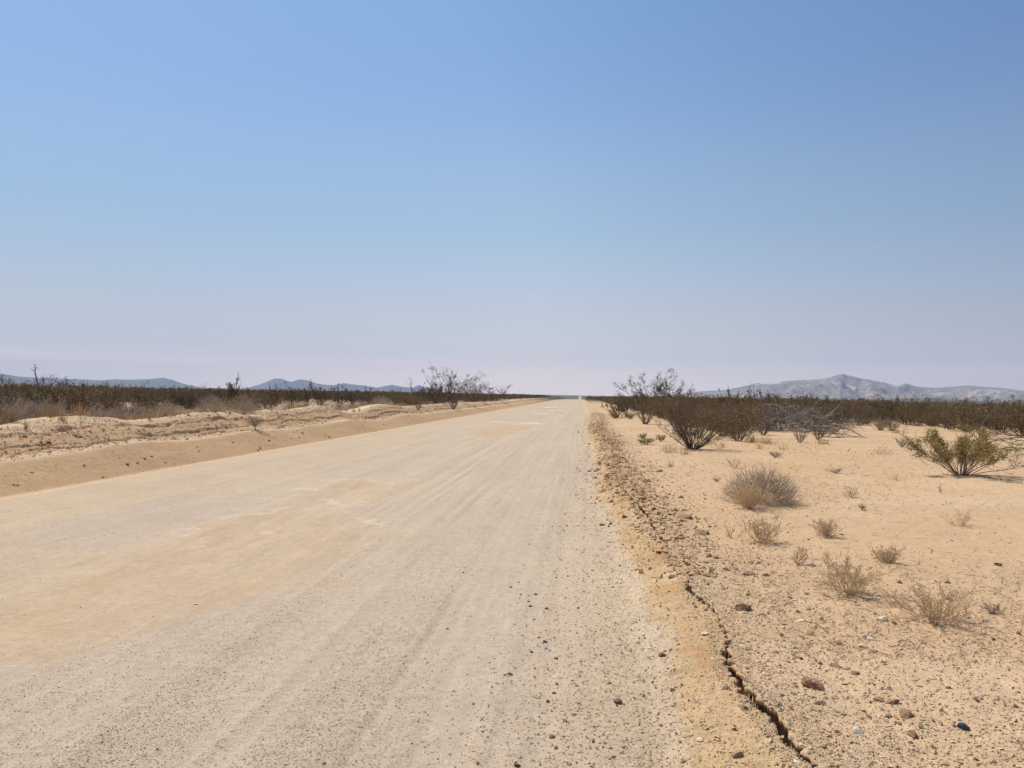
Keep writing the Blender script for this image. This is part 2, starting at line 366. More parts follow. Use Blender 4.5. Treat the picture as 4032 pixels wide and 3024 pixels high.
# ------------------------------------------------------------------ mesh building
class MB:
    def __init__(s): s.v = []; s.f = []; s.m = []; s.n = 0
    def add(s, verts, faces, mat=0):
        verts = np.asarray(verts, float).reshape(-1, 3); faces = np.asarray(faces, int)
        s.v.append(verts); s.f.append(faces + s.n); s.m.append(np.full(len(faces), mat)); s.n += len(verts)
    def mesh(s, name, mats, smooth=False):
        me = bpy.data.meshes.new(name)
        V = np.concatenate(s.v); me.vertices.add(len(V)); me.vertices.foreach_set('co', V.ravel().astype(np.float32))
        loops = np.concatenate([f.ravel() for f in s.f]); tot = np.concatenate([np.full(len(f), f.shape[1]) for f in s.f])
        st = np.concatenate([[0], np.cumsum(tot)[:-1]])
        me.loops.add(len(loops)); me.loops.foreach_set('vertex_index', loops.astype(np.int32))
        me.polygons.add(len(tot)); me.polygons.foreach_set('loop_start', st.astype(np.int32)); me.polygons.foreach_set('loop_total', tot.astype(np.int32))
        me.polygons.foreach_set('material_index', np.concatenate(s.m).astype(np.int32))
        me.polygons.foreach_set('use_smooth', np.full(len(tot), smooth))
        for m in mats: me.materials.append(m)
        me.update(); return me
    def obj(s, name, mats, parent=None, smooth=False):
        o = bpy.data.objects.new(name, s.mesh(name, mats, smooth)); COL.objects.link(o)
        if parent: o.parent = parent
        return o

def tube(mb, P, r0, r1, sides=3, mat=0):
    P = np.asarray(P, float); n = len(P)
    T = np.gradient(P, axis=0); T /= np.linalg.norm(T, axis=1)[:, None] + 1e-9
    up = np.array((0.31, .17, .93)) if abs(T[0, 2]) < .9 else np.array((1., .1, 0.))
    A = np.cross(T, up); A /= np.linalg.norm(A, axis=1)[:, None] + 1e-9; B = np.cross(T, A)
    rr = np.linspace(r0, r1, n)[:, None, None]
    ang = np.arange(sides) / sides * 2 * np.pi
    V = P[:, None] + rr * (A[:, None] * np.cos(ang)[None, :, None] + B[:, None] * np.sin(ang)[None, :, None])
    i = np.arange(n - 1)[:, None] * sides; j = np.arange(sides)[None]; k = (j + 1) % sides
    Fc = np.stack([i + j, i + k, i + k + sides, i + j + sides], -1).reshape(-1, 4)
    mb.add(V.reshape(-1, 3), Fc, mat)

def leaves(mb, C, size, rg, mat=0, aspect=.5):
    C = np.asarray(C); n = len(C)
    if n == 0: return
    a = rg.normal(size=(n, 3)); a /= np.linalg.norm(a, axis=1)[:, None]
    b = np.cross(a, rg.normal(size=(n, 3))); b /= np.linalg.norm(b, axis=1)[:, None]
    s = size * rg.uniform(.6, 1.4, (n, 1)); a = a * s; b = b * s * aspect
    V = np.stack([C - a, C + b * 1.0, C + a, C - b], 1).reshape(-1, 3)
    mb.add(V, np.arange(n * 4).reshape(n, 4), mat)

def path(rg, p, d, L, n, up, jit):
    d = np.array(d, float); d /= np.linalg.norm(d); P = [np.array(p, float)]; st = L / (n - 1)
    for k in range(n - 1):
        d = d + np.array((0, 0, up)) * (1.0 / n) + rg.normal(size=3) * jit; d /= np.linalg.norm(d)
        P.append(P[-1] + d * st)
    return np.array(P)

def shrub(rg, H=1.2, Wd=2.0, stems=26, sub=5, twig=4, leafn=9, leafsz=.02, jit=.12, tilt_p=.7, up=.7, r=.010, sides=3, leafband=.35, flat=0, droop=0, tw_r=.0022, leafclump=.04):
    """vase shaped desert shrub: returns (branches MB, foliage MB)"""
    b, f = MB(), MB()
    leafc = []
    a0 = rg.uniform(0, 6.28)
    for i in range(stems):
        az = a0 + i * 2.399 + rg.normal() * .3
        q = rg.uniform(0, 1) ** tilt_p
        L = math.hypot(H, Wd / 2 * q) * rg.uniform(.72, 1.05) * (1 - flat * .3 * q)
        out = q * (Wd / 2) / H * 1.15
        d = (math.cos(az) * out, math.sin(az) * out, 1.0 - .35 * q)
        p0 = (math.cos(az) * .05 * Wd * rg.uniform(0, 1), math.sin(az) * .05 * Wd * rg.uniform(0, 1), -.03)
        P = path(rg, p0, d, L, 9, up * q, jit); P[:, 2] = np.maximum(P[:, 2], -.03)
        tube(b, P, r * rg.uniform(.7, 1.3), r * .3, sides)
        for s in range(sub):
            t = rg.uniform(.25, .97) * 8; k = int(t); p = P[k] + (P[min(k + 1, 8)] - P[k]) * (t - k)
            dd = (P[min(k + 1, 8)] - P[k]); dd = dd / (np.linalg.norm(dd) + 1e-9) + rg.normal(size=3) * .55 + np.array((0, 0, .15 - droop))
            L2 = L * rg.uniform(.14, .34) * (1.25 - t / 12)
            Q = path(rg, p, dd, L2, 5, .3, jit * 1.3); Q[:, 2] = np.maximum(Q[:, 2], .01)
            tube(b, Q, r * .4, tw_r, 3)
            for w in range(twig):
                t2 = rg.uniform(.2, 1) * 4; k2 = min(int(t2), 3); p2 = Q[k2] + (Q[k2 + 1] - Q[k2]) * (t2 - k2)
                dd2 = (Q[k2 + 1] - Q[k2]); dd2 = dd2 / (np.linalg.norm(dd2) + 1e-9) + rg.normal(size=3) * .7
                T = path(rg, p2, dd2, L2 * rg.uniform(.25, .6), 3, .2, jit); T[:, 2] = np.maximum(T[:, 2], .005)
                tube(b, T, tw_r, tw_r * .6, 3)
                if leafn and p2[2] > H * leafband * rg.uniform(.3, 1.1):
                    m = rg.integers(max(1, leafn // 2), leafn + 1)
                    base = T[rg.integers(0, 3, m)] + rg.normal(size=(m, 3)) * leafclump
                    leafc.append(base)
    if leafc: leaves(f, np.concatenate(leafc), leafsz, rg)
    return b, f

# ------------------------------------------------------------------ GROUND sheet
def axis(*segs):
    out = [np.array([segs[0][0]])]
    for a, b, s0, s1 in segs:
        x = a; L = []
        while x < b:
            k = (x - a) / (b - a); x += s0 * (s1 / s0) ** k; L.append(min(x, b))
        out.append(np.array(L))
    return np.unique(np.concatenate(out))

xr = axis((1.7, 3.6, .012, .02), (3.6, 16, .02, .14), (16, 120, .16, 4), (120, 16000, 5, 900))
xm = axis((-3.2, .2, .016, .012), (.2, 1.7, .008, .008))
xlft = axis((-11.0, -9.9, .04, .035), (-9.9, -9.0, .02, .02), (-9.0, -7.4, .035, .035), (-7.4, -3.2, .03, .016))
xfl = -axis((11.0, 30, .1, .5), (30, 120, .6, 5), (120, 16000, 6, 900))[::-1]
GX = np.unique(np.round(np.concatenate([xfl, xlft, xm, xr]), 4))
GY = axis((-16000, -20, 900, 6), (-20, 2.0, 2, .06), (2.0, 2.9, .05, .012), (2.9, 5.5, .012, .018), (5.5, 14, .018, .06), (14, 60, .06, .35), (60, 500, .4, 8), (500, 16000, 9, 500))
GY = np.unique(np.round(GY, 4))
XX, YY = np.meshgrid(GX, GY)
print('grid', XX.shape, XX.size)
ZZ = height(XX, YY)
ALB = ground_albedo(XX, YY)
ny, nx = XX.shape
g = MB()
idx = np.arange(nx * ny).reshape(ny, nx)
g.add(np.stack([XX, YY, ZZ], -1).reshape(-1, 3), np.stack([idx[:-1, :-1], idx[:-1, 1:], idx[1:, 1:], idx[1:, :-1]], -1).reshape(-1, 4))
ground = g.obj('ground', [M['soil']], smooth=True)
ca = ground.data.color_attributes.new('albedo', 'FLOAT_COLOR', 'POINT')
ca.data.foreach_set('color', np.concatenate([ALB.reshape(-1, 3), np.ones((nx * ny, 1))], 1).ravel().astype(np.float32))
tag(ground, kind='structure')
del XX, YY, ZZ, ALB, g, idx

# hard crust along the crack: its broken edge overhangs the cavity
def crust():
    ys = axis((2.0, 6, .007, .012), (6, 30, .012, .07))
    tc = np.concatenate([[.25, .10, .0, .0], axis((.006, .1, .006, .01), (.1, .60, .012, .05))])
    lv = np.concatenate([[-1, -1, -1], np.zeros(len(tc) - 3)])
    T, Yg = np.meshgrid(tc, ys); LV = np.broadcast_to(lv, T.shape)
    jag = .012 * vn(ys * 17, ys * 0, 47) + .007 * vn(ys * 43, ys * 0, 48) + .005 * np.random.default_rng(3).normal(size=len(ys)) - .004
    Xg = ledge_x(Yg) + T + (jag[:, None]) * np.exp(-T / .05)
    top, _ = height(Xg, Yg, slab=True)
    fn = .0016 * vn(Xg * 70, Yg * 70, 81) + .0035 * vn(Xg * 33, Yg * 33, 82) * (.5 + .5 * vn(Xg * 3, Yg * 3, 83)) + .010 * fbm(Xg * 6, Yg * 6, 2, 84)
    edge = np.exp(-T / .03) * (.006 * vn(Xg * 50, Yg * 50, 85))
    Zg = top + fn * sst(0, .05, T + .02) + edge - .03 * sst(.40, .60, T) * (1 - sst(0, 1, 0 * T))
    Zg = np.where(LV < 0, top - .028 - .008 * vn(Yg * 14, T * 9, 49), Zg)
    n_, m_ = Xg.shape; ii = np.arange(n_ * m_).reshape(n_, m_); mb = MB()
    mb.add(np.stack([Xg, Yg, Zg], -1).reshape(-1, 3), np.stack([ii[:-1, :-1], ii[:-1, 1:], ii[1:, 1:], ii[1:, :-1]], -1).reshape(-1, 4))
    o = mb.obj('ground_crust', [M['soil']], smooth=True)
    al = ground_albedo(np.maximum(Xg, ledge_x(Yg) + .03), Yg)
    c_ = o.data.color_attributes.new('albedo', 'FLOAT_COLOR', 'POINT')
    c_.data.foreach_set('color', np.concatenate([al.reshape(-1, 3), np.ones((n_ * m_, 1))], 1).ravel().astype(np.float32))
    tag(o, kind='structure')
crust()

def surf(x, y):
    x = np.asarray(x, float); y = np.asarray(y, float); t = x - ledge_x(y)
    z = height(x, y); fl, _ = height(x, y, slab=True)
    fn = .0016 * vn(x * 70, y * 70, 81) + .0035 * vn(x * 33, y * 33, 82) * (.5 + .5 * vn(x * 3, y * 3, 83)) + .010 * fbm(x * 6, y * 6, 2, 84)
    return np.where((t > -.002) & (t < .5) & (y < 30), np.maximum(z, fl + fn - .03 * sst(.40, .60, t)), z)

def hz(x, y): return float(surf(np.array([x]), np.array([y]))[0])

def at(u, v):
    """photo pixel of a point that stands on the ground -> world position"""
    dx, dy, dz = ray(u, v); t = 2.5 * (140 / 2.5) ** np.linspace(0, 1, 1600)
    below = CAMH + dz * t < height(dx * t, dy * t, False)
    k = int(np.argmax(below)) if below.any() else len(t) - 1
    tt = np.linspace(t[max(k - 1, 0)], t[k], 30); q = CAMH + dz * tt < height(dx * tt, dy * tt, False)
    tk = tt[int(np.argmax(q))] if q.any() else t[k]
    x, y = dx * tk, dy * tk; return x, y, hz(x, y)

def at_x(u, v, X):
    x, y, z = pix_at_x(u, v, X); return x, y, hz(x, y)

def psz(px, y):               # size in metres of px photo pixels at ground distance y
    return px * y / F

# ------------------------------------------------------------------ mountains
clock('mountains')
def mountain(name, prof, D, depth, base, mat, seed, rough=1.0):
    prof = np.array(prof, float)
    br, hh = [], []
    for u, v in prof:
        dx, dy, dz = ray(u, v); hd = math.hypot(dx, dy); br.append(math.atan2(dx, dy)); hh.append(CAMH + dz / hd * D)
    br, hh = np.array(br), np.array(hh)
    ns, nq = 700, 90
    s = np.linspace(br[0], br[-1], ns); q = np.linspace(-1, 1, nq)
    Sg, Q = np.meshgrid(s, q); sil = np.interp(Sg, br, hh) - base
    arc = Sg * D / 1000.0
    sil = sil * (1 + .025 * rough * fbm(arc * 9, arc * 0, 4, seed + 3))
    ridge = 1 - np.abs(fbm(arc * 2.2 + .8 * Q, Q * 2.0 + .3 * fbm(arc * 3, Q, 2, seed + 9), 5, seed, .55)) * 1.6
    fall = 1 - np.abs(Q) ** 1.0
    body = fall * (1 - .0 * Q) + .62 * (ridge - .75) * (1 - fall) * fall * 4 * .9
    Z = base - 6 + (sil + 6) * np.clip(body, 0, 1) - 4 * (np.abs(Q) > .98)
    rad = D + Q * depth
    V = np.stack([np.sin(Sg) * rad, np.cos(Sg) * rad, Z], -1).reshape(-1, 3)
    idx = np.arange(ns * nq).reshape(nq, ns); mb = MB()
    mb.add(V, np.stack([idx[:-1, :-1], idx[:-1, 1:], idx[1:, 1:], idx[1:, :-1]], -1).reshape(-1, 4))
    return tag(mb.obj(name, [mat], smooth=True), kind='structure')

def mat_rock(name, a, b_, c_):
    m, n, l, b = new_mat(name)
    tc = n.new('ShaderNodeTexCoord'); t = n.new('ShaderNodeTexNoise'); t.inputs['Scale'].default_value = .0035; t.inputs['Detail'].default_value = 10; t.inputs['Roughness'].default_value = .72
    l.new(tc.outputs['Object'], t.inputs['Vector'])
    cr = n.new('ShaderNodeValToRGB'); e = cr.color_ramp.elements; e[0].position = .36; e[0].color = (*a, 1); e[1].position = .64; e[1].color = (*c_, 1)
    k = e.new(.52); k.color = (*b_, 1); l.new(t.outputs['Fac'], cr.inputs[0]); l.new(cr.outputs[0], b.inputs['Base Color'])
    bp = n.new('ShaderNodeBump'); bp.inputs['Strength'].default_value = .7; bp.inputs['Distance'].default_value = 60
    l.new(t.outputs['Fac'], bp.inputs['Height']); l.new(bp.outputs[0], b.inputs['Normal'])
    return m
M['rock_pale'] = mat_rock('pale_mountain_rock', (.19, .15, .13), (.27, .22, .185), (.52, .44, .37))
M['rock_dark'] = mat_rock('dark_mountain_rock', (.08, .065, .06), (.13, .105, .09), (.22, .18, .15))
mountain('mountains', [(2560, 1572), (2640, 1556), (2712, 1546), (2762, 1540), (2852, 1535), (2911, 1524), (2983, 1508), (3006, 1512), (3065, 1509), (3087, 1500),
                       (3141, 1496), (3236, 1492), (3286, 1479), (3318, 1471), (3354, 1480), (3416, 1493), (3484, 1506), (3529, 1517), (3565, 1508),
                       (3611, 1522), (3678, 1527), (3733, 1524), (3800, 1518), (3891, 1524), (3963, 1529), (4032, 1538), (4200, 1552), (4500, 1590)],
         9000, 2600, 2.0, M['rock_pale'], 300)
mountain('mountains', [(-700, 1490), (-300, 1462), (0, 1470), (72, 1482), (154, 1488), (235, 1490), (316, 1493), (398, 1497), (452, 1493), (520, 1495), (588, 1492), (642, 1487),
                       (678, 1495), (723, 1511), (769, 1521), (805, 1526), (860, 1540)], 12500, 1500, 2.0, M['rock_dark'], 340, .5)
mountain('mountains', [(940, 1532), (986, 1524), (1018, 1515), (1081, 1491), (1108, 1490), (1144, 1504), (1180, 1494), (1212, 1497), (1244, 1509), (1284, 1515), (1316, 1516),
                       (1352, 1508), (1388, 1513), (1442, 1519), (1483, 1526), (1542, 1515), (1578, 1522), (1623, 1526), (1650, 1516), (1691, 1529), (1760, 1545)],
         13500, 1300, 2.0, M['rock_dark'], 380, .8)
mountain('hills', [(2500, 1568), (2700, 1562), (3000, 1566), (3300, 1572), (3480, 1574), (3580, 1570), (3660, 1567), (3760, 1572), (3880, 1579), (4032, 1583), (4400, 1592)],
         4800, 900, 0.0, M['rock_dark'], 420, .4)

# ------------------------------------------------------------------ shrub prototypes
clock('shrub prototypes')
def proto_parts(b, f, bm, fm): return (b.mesh('branches', [bm]), f.mesh('foliage', [fm]) if f.n else None)

def place_parts(name, meshes, loc, sc, rz, label, cat, group=None):
    root = bpy.data.objects.new(name, None); COL.objects.link(root); root.empty_display_size = .2
    root.location = loc; root.scale = sc if hasattr(sc, '__len__') else (sc,) * 3; root.rotation_euler = (0, 0, rz)
    tag(root, label, cat, group)
    for nm, me in zip(('branches', 'foliage'), meshes):
        if me:
            o = bpy.data.objects.new(nm, me); COL.objects.link(o); o.parent = root
    return root

def place_one(name, me, loc, sc, rz, label, cat, group=None):
    o = bpy.data.objects.new(name, me); COL.objects.link(o); o.location = loc
    o.scale = sc if hasattr(sc, '__len__') else (sc,) * 3; o.rotation_euler = (0, 0, rz)
    return tag(o, label, cat, group)

def joined(b, f, bm, fm, name='creosote_bush'):
    m = MB(); m.v = b.v + f.v; m.f = b.f + [x + b.n for x in f.f]; m.m = b.m + [x + 1 for x in f.m]; m.n = b.n + f.n
    return m.mesh(name, [bm, fm])

def G(k): return np.random.default_rng(k)
# unit-size prototypes: height about 1, width given
def cre(seed, Wd, stems, bm='stem', fm='leaf', **k):
    return shrub(G(seed), 1.0, Wd, stems, **k), bm, fm
MASS = []
for i, (wd, st, fm, ln) in enumerate([(1.9, 22, 'leaf', 7), (2.3, 26, 'leaf_brown', 7), (1.7, 20, 'leaf', 8), (2.1, 26, 'leaf_brown', 5), (2.0, 22, 'leaf', 6), (2.5, 28, 'leaf', 5)]):
    b, f = shrub(G(500 + i), 1.0, wd, st, sub=5, twig=3, leafn=ln, leafsz=.021, leafclump=.035, leafband=.18, r=.010, tw_r=.003, tilt_p=.55)
    MASS.append(joined(b, f, M['stem'], M[fm]))
print('mass polys', [len(m.polygons) for m in MASS])
def norm_h(mb_list):
    h = max(float(v[:, 2].max()) for b in mb_list for v in b.v)
    for b in mb_list:
        for v in b.v: v[:, 2] /= h
SPARSE = []
for i in range(4):
    b, f = shrub(G(530 + i), 1.0, 1.1 + .2 * i, 11, sub=6, twig=3, leafn=5, leafsz=.026, leafclump=.022, leafband=.35, r=.018, tw_r=.006, tilt_p=.8, jit=.16)
    norm_h([b, f]); SPARSE.append((b, f))
DEAD = []
for i in range(3):
    b, f = shrub(G(560 + i), 1.0, 2.2, 20, sub=5, twig=3, leafn=0, r=.014, tw_r=.0035, jit=.26, tilt_p=.5)
    DEAD.append(b.mesh('dead_shrub', [M['grey']]))
DOME = []
for i in range(4):
    b, f = shrub(G(580 + i), 1.0, 1.9, 60, sub=7, twig=3, leafn=0, r=.012, tw_r=.0042, jit=.16, tilt_p=.42, up=.35)
    DOME.append(b)
def dome(rg, n, Wd, H, r=.0045, L=.22):
    mb = MB(); lob = rg.uniform(0, 6.28, 3)
    for i in range(n):
        az = rg.uniform(0, 6.28); el = math.asin(rg.uniform(0, 1)); k = rg.uniform(.35, .92) * (1 + .10 * math.sin(3 * az + lob[0]) + .07 * math.sin(5 * az + lob[1]))
        d = np.array((math.cos(az) * math.cos(el), math.sin(az) * math.cos(el), math.sin(el)))
        p = d * k * np.array((Wd / 2, Wd / 2, H)); dd = d + np.array((0, 0, .2)) + rg.normal(size=3) * .6
        P = path(rg, p, dd, L * rg.uniform(.5, 1.2), 4, .1, .2); P[:, 2] = np.maximum(P[:, 2], .004); tube(mb, P, r, r * .5, 3)
    for i in range(30):
        az = rg.uniform(0, 6.28); q = rg.uniform(.2, 1); P = path(rg, (0, 0, -.02), (math.cos(az) * q * Wd / 2, math.sin(az) * q * Wd / 2, H * (1.1 - q)), .7 * H, 5, .2, .12); tube(mb, P, r * 2.2, r, 3)
    return mb
ROUND = [dome(G(590 + i), 2000, 1.9, .95, .0045, .13) for i in range(3)]
TUFT = []
for i in range(5):
    b, f = shrub(G(600 + i), 1.0, 1.2, 20, sub=6, twig=3, leafn=0, r=.016, tw_r=.008, jit=.17, tilt_p=.6, up=.5)
    TUFT.append(b)
STALK = []
for i in range(3):
    mb = MB(); rg = G(620 + i)
    for k in range(24):
        a = rg.uniform(0, 6.28); q = rg.uniform(0, .5)
        P = path(rg, (math.cos(a) * q * .7, math.sin(a) * q * .7, -.05), (rg.normal() * .22, rg.normal() * .22, 1), rg.uniform(.4, 1.1), 5, .2, .07)
        tube(mb, P, .014, .006, 3)
    STALK.append(mb)
DOME_G = [b.mesh('dry_shrub', [M['straw_grey']]) for b in DOME]
DOME_L = [b.mesh('dry_shrub', [M['straw_light']]) for b in ROUND]
DOME_S = [b.mesh('dry_shrub', [M['straw']]) for b in DOME]
TUFT_S = [b.mesh('dry_tuft', [M['straw']]) for b in TUFT]
TUFT_B = [b.mesh('dry_tuft', [M['stem_red']]) for b in TUFT]
STALK_O = [b.mesh('dry_grass', [M['orange']]) for b in STALK]
STALK_S = [b.mesh('dry_grass', [M['straw']]) for b in STALK]

def fit(u, v, wpx, hpx, wd0=1.0):
    """location and scale so that a unit shrub of width wd0 shows wpx x hpx photo pixels"""
    x, y, z = at(u, v); dist = y / math.cos(0)
    return (x, y, z), (psz(wpx, y) / wd0, psz(wpx, y) / wd0, psz(hpx, y))

# --- hand placed plants, right-hand flat
bA = shrub(G(701), 1.0, 2.05, 52, sub=7, twig=4, leafn=4, leafsz=.014, leafclump=.028, leafband=.30, r=.012, tw_r=.0032, jit=.075, tilt_p=.75, up=.55)
x, y, z = at(2727, 1768)
place_parts('creosote_bush', proto_parts(*bA, M['stem'], M['leaf_brown']), (x, y, z), 1, .4, 'dark many-stemmed creosote bush in front of the brush, nearest to the crumbling road edge', 'shrub')
bB = shrub(G(709), .88, 2.05, 26, sub=10, twig=5, leafn=17, leafsz=.014, leafclump=.030, leafband=.42, r=.011, tw_r=.0028, jit=.10, tilt_p=.62, up=.65)
x, y, z = at(3785, 1872)
place_parts('creosote_bush', proto_parts(*bB, M['stem_red'], M['leaf_green']), (x, y, z), 1, 1.9, 'open olive green creosote bush standing alone on bare sand at the right', 'shrub')
bC = shrub(G(712), 1.0, 1.7, 30, sub=5, twig=3, leafn=4, leafsz=.018, leafclump=.03, leafband=.45, r=.014, tw_r=.004, jit=.08, tilt_p=.6)
mC = proto_parts(*bC, M['stem_red'], M['leaf_brown'])
for (u, v, w, h, lab) in [(2542, 1670, 120, 72, 'small fan-shaped creosote bush left of and behind the dark one near the road edge'),
                          (2888, 1695, 120, 92, 'small creosote bush just right of and behind the dark roadside one'),
                          (3006, 1713, 100, 70, 'small brown creosote bush left of the heap of grey dead branches'),
                          (3150, 1742, 62, 45, 'tiny reddish brown bush in front of the heap of grey dead branches'),
                          (3222, 1732, 80, 60, 'low rust brown bush at the foot of the grey dead branches')]:
    l_, s_ = fit(u, v, w, h, 1.7); place_parts('creosote_bush', mC, l_, s_, u * .7, lab, 'shrub')
# tall leggy ones
for k, (u, v, w, h, lab, side) in enumerate([
        (2590, 1628, 230, 165, 'tallest leggy creosote bush rising above the brush right of the road', 1),
        (2660, 1630, 190, 118, 'shorter leggy creosote bush beside the tallest one right of the road', 1),
        (2500, 1618, 170, 85, 'leggy creosote bush at the left end of the brush right of the road', 1),
        (1786, 1590, 190, 148, 'tallest leggy creosote bush on the sand bank left of the road', 0),
        (1868, 1586, 120, 80, 'leggy creosote bush next to the tallest on the left bank, towards the road', 0),
        (1716, 1592, 110, 82, 'sparse leggy creosote bush left of the tallest on the left bank', 0),
        (1940, 1582, 130, 55, 'low leggy creosote bush on the far part of the left bank', 0)]):
    l_, s_ = fit(u, v, w, h, 1.2)
    if not side:
        l_ = at_x(u, v, -10.9 - .3 * (k % 2)); s_ = (psz(w, l_[1]) / 1.0, psz(w, l_[1]) / 1.0, psz(h + 14, l_[1]))
    b2, f2 = shrub(G(740 + k), 1.0, 1.2, 15 if side == 0 else 18, sub=6, twig=4, leafn=4 if side == 0 else 7, leafsz=.013, leafclump=.016, leafband=.4, r=.0068, tw_r=.0026, tilt_p=.6, jit=.16)
    place_parts('creosote_bush', proto_parts(b2, f2, M['stem_dark'], M['leaf_brown']), l_, s_, k * 1.3, lab, 'shrub')
# dry domes and tufts, right
l_, s_ = fit(2985, 1985, 300, 178, 1.9)
bD = (dome(G(760), 2000, 1.10, .46, .0021, .17), None)
o = place_one('dry_shrub', bD[0].mesh('dry_shrub', [M['straw_grey']]), (l_[0] + .12, l_[1] + .25, l_[2]), 1, 0, 'largest grey-brown dome of dead twigs in the foreground sand', 'dry shrub')
bD2 = shrub(G(761), .40, .62, 60, sub=7, twig=3, leafn=0, r=.0038, tw_r=.0017, jit=.15, tilt_p=.5, up=.35)
l_, s_ = fit(2945, 2000, 100, 100)
place_one('dry_shrub', bD2[0].mesh('dry_shrub', [M['straw']]), l_, 1, 0, 'pale straw tuft leaning against the front left of the largest dead dome', 'dry shrub')
NT = [(3001, 2135, 180, 115, 'broad straw coloured tuft just below the largest dead dome'),
      (3254, 2112, 110, 80, 'straw tuft with a dark clump, right of the broad one below the dead dome'),
      (3146, 2222, 85, 90, 'thin upright straw tuft beside a white speckled stone'),
      (3495, 2214, 110, 80, 'feathery straw tuft with thin flat shadow in the middle of the sand'),
      (3345, 2338, 205, 165, 'tall straw tuft with a dark shadow, left of the lowest big tuft'),
      (3676, 2445, 300, 160, 'widest straw tuft, nearest to the camera at lower right'),
      (2893, 1845, 70, 48, 'little straw tuft behind the left shoulder of the largest dead dome'),
      (3531, 1893, 42, 42, 'tiny branched straw tuft between the lone olive bush and the dead dome'),
      (3348, 1958, 70, 48, 'low pale tuft right of the largest dead dome'),
      (3703, 1942, 34, 38, 'tiny upright tuft below the lone olive bush'),
      (2875, 2115, 34, 58, 'single spindly stalk left of the broad straw tuft'),
      (3466, 1790, 100, 42, 'faint pale tuft left of the lone olive bush'),
      (3780, 2070, 90, 70, 'faint sparse tuft well below the lone olive bush')]
for k, (u, v, w, h, lab) in enumerate(NT):
    l_, s_ = fit(u, v, w, h, 1.2)
    big = w > 100
    sc = s_[0]
    b, f = shrub(G(770 + k), s_[2], s_[0] * 1.25, 34 if big else (16 if w > 50 else 6), sub=8 if big else 6, twig=4 if big else 3, leafn=0,
                 r=.0034 if big else .0030, tw_r=.0015, jit=.20, tilt_p=.5, up=.4)
    place_one('dry_tuft', b.mesh('dry_tuft', [M['straw']]), l_, 1, 0, lab, 'dry plant')
for k, (u, v, w, h, lab) in enumerate([(3911, 2415, 80, 42, 'small dark reddish sprig right of the widest straw tuft'),
                                       (3396, 2008, 36, 26, 'dark little sprig alone on bare sand right of the dead dome'),
                                       (2823, 1898, 32, 18, 'dark V-shaped sprig left of the largest dead dome'),
                                       (3290, 1864, 50, 22, 'dark flat sprig above the low pale tuft'),
                                       (3055, 1802, 60, 24, 'low brown sprig behind the largest dead dome'),
                                       (3552, 1760, 50, 40, 'brown twiggy sprig left of the lone olive bush'),
                                       (3678, 1677, 50, 26, 'small grey sprig in front of the far brush at right')]):
    l_, s_ = fit(u, v, w, h, 1.2); place_one('dry_sprig', TUFT_B[k % 5], l_, (s_[0], s_[0], s_[2]), k, lab, 'dry plant')
for k, (u, v, w, h, lab) in enumerate([(2423, 1647, 50, 26, 'low dark green bush on the verge far up the right road edge'),
                                       (2481, 1650, 45, 22, 'low green bush beside the darker verge bush far up the right edge'),
                                       (2529, 1727, 36, 20, 'tiny green clump above the flat green one near the road edge'),
                                       (2545, 1750, 75, 26, 'flat green clump left of the dark roadside creosote'),
                                       (2603, 1738, 40, 26, 'low green clump touching the left side of the dark roadside creosote')]):
    l_, s_ = fit(u, v, w, h, 1.6)
    b, f = shrub(G(800 + k), 1.0, 1.6, 16, sub=5, twig=3, leafn=6, leafsz=.05, leafclump=.07, leafband=0, r=.02, tw_r=.008, tilt_p=.4)
    place_parts('green_shrub', proto_parts(b, f, M['stem'], M['leaf_green']), l_, s_, k, lab, 'shrub')
for k, (u, v, w, h, lab) in enumerate([(3466, 1694, 70, 46, 'left one of two grey dry bushes in front of the far brush'),
                                       (3512, 1696, 62, 48, 'right one of two grey dry bushes in front of the far brush'),
                                       (2450, 1622, 60, 26, 'pale dry bush low in front of the right brush far up the road'),
                                       (2418, 1594, 46, 16, 'farthest pale dry bush along the right road edge')]):
    l_, s_ = fit(u, v, w, h, 1.9); place_one('dry_shrub', DOME_G[k % 4], l_, s_, k, lab, 'dry shrub')
# straw / orange grass stalks
for k, (u, v, w, h, c, lab) in enumerate([(2635, 1782, 110, 40, 0, 'pale dry grass stalks at the left foot of the dark roadside creosote'),
                                          (2700, 1790, 60, 30, 1, 'orange dry grass stalks at the front foot of the dark roadside creosote'),
                                          (2960, 1742, 80, 38, 1, 'orange grass stalks in the sand between dark creosote and branch heap'),
                                          (3020, 1748, 70, 36, 1, 'orange grass stalks below the small brown bush by the branch heap'),
                                          (2990, 1768, 36, 34, 0, 'lone pale stalks below the orange grass'),
                                          (2845, 1762, 70, 30, 0, 'dry stalks right of the dark roadside creosote'),
                                          (3240, 1748, 90, 26, 1, 'orange stubble in front of the grey branch heap'),
                                          (3085, 1770, 50, 26, 0, 'thin pale stalks in the middle of the right sand'),
                                          (2640, 1838, 70, 30, 0, 'pale tuft of stalks on the sand near the crumbling edge')]):
    l_, s_ = fit(u, v, w, h, 1.0); place_one('straw_clump', (STALK_O if c else STALK_S)[k % 3], l_, s_, k, lab, 'dry grass')

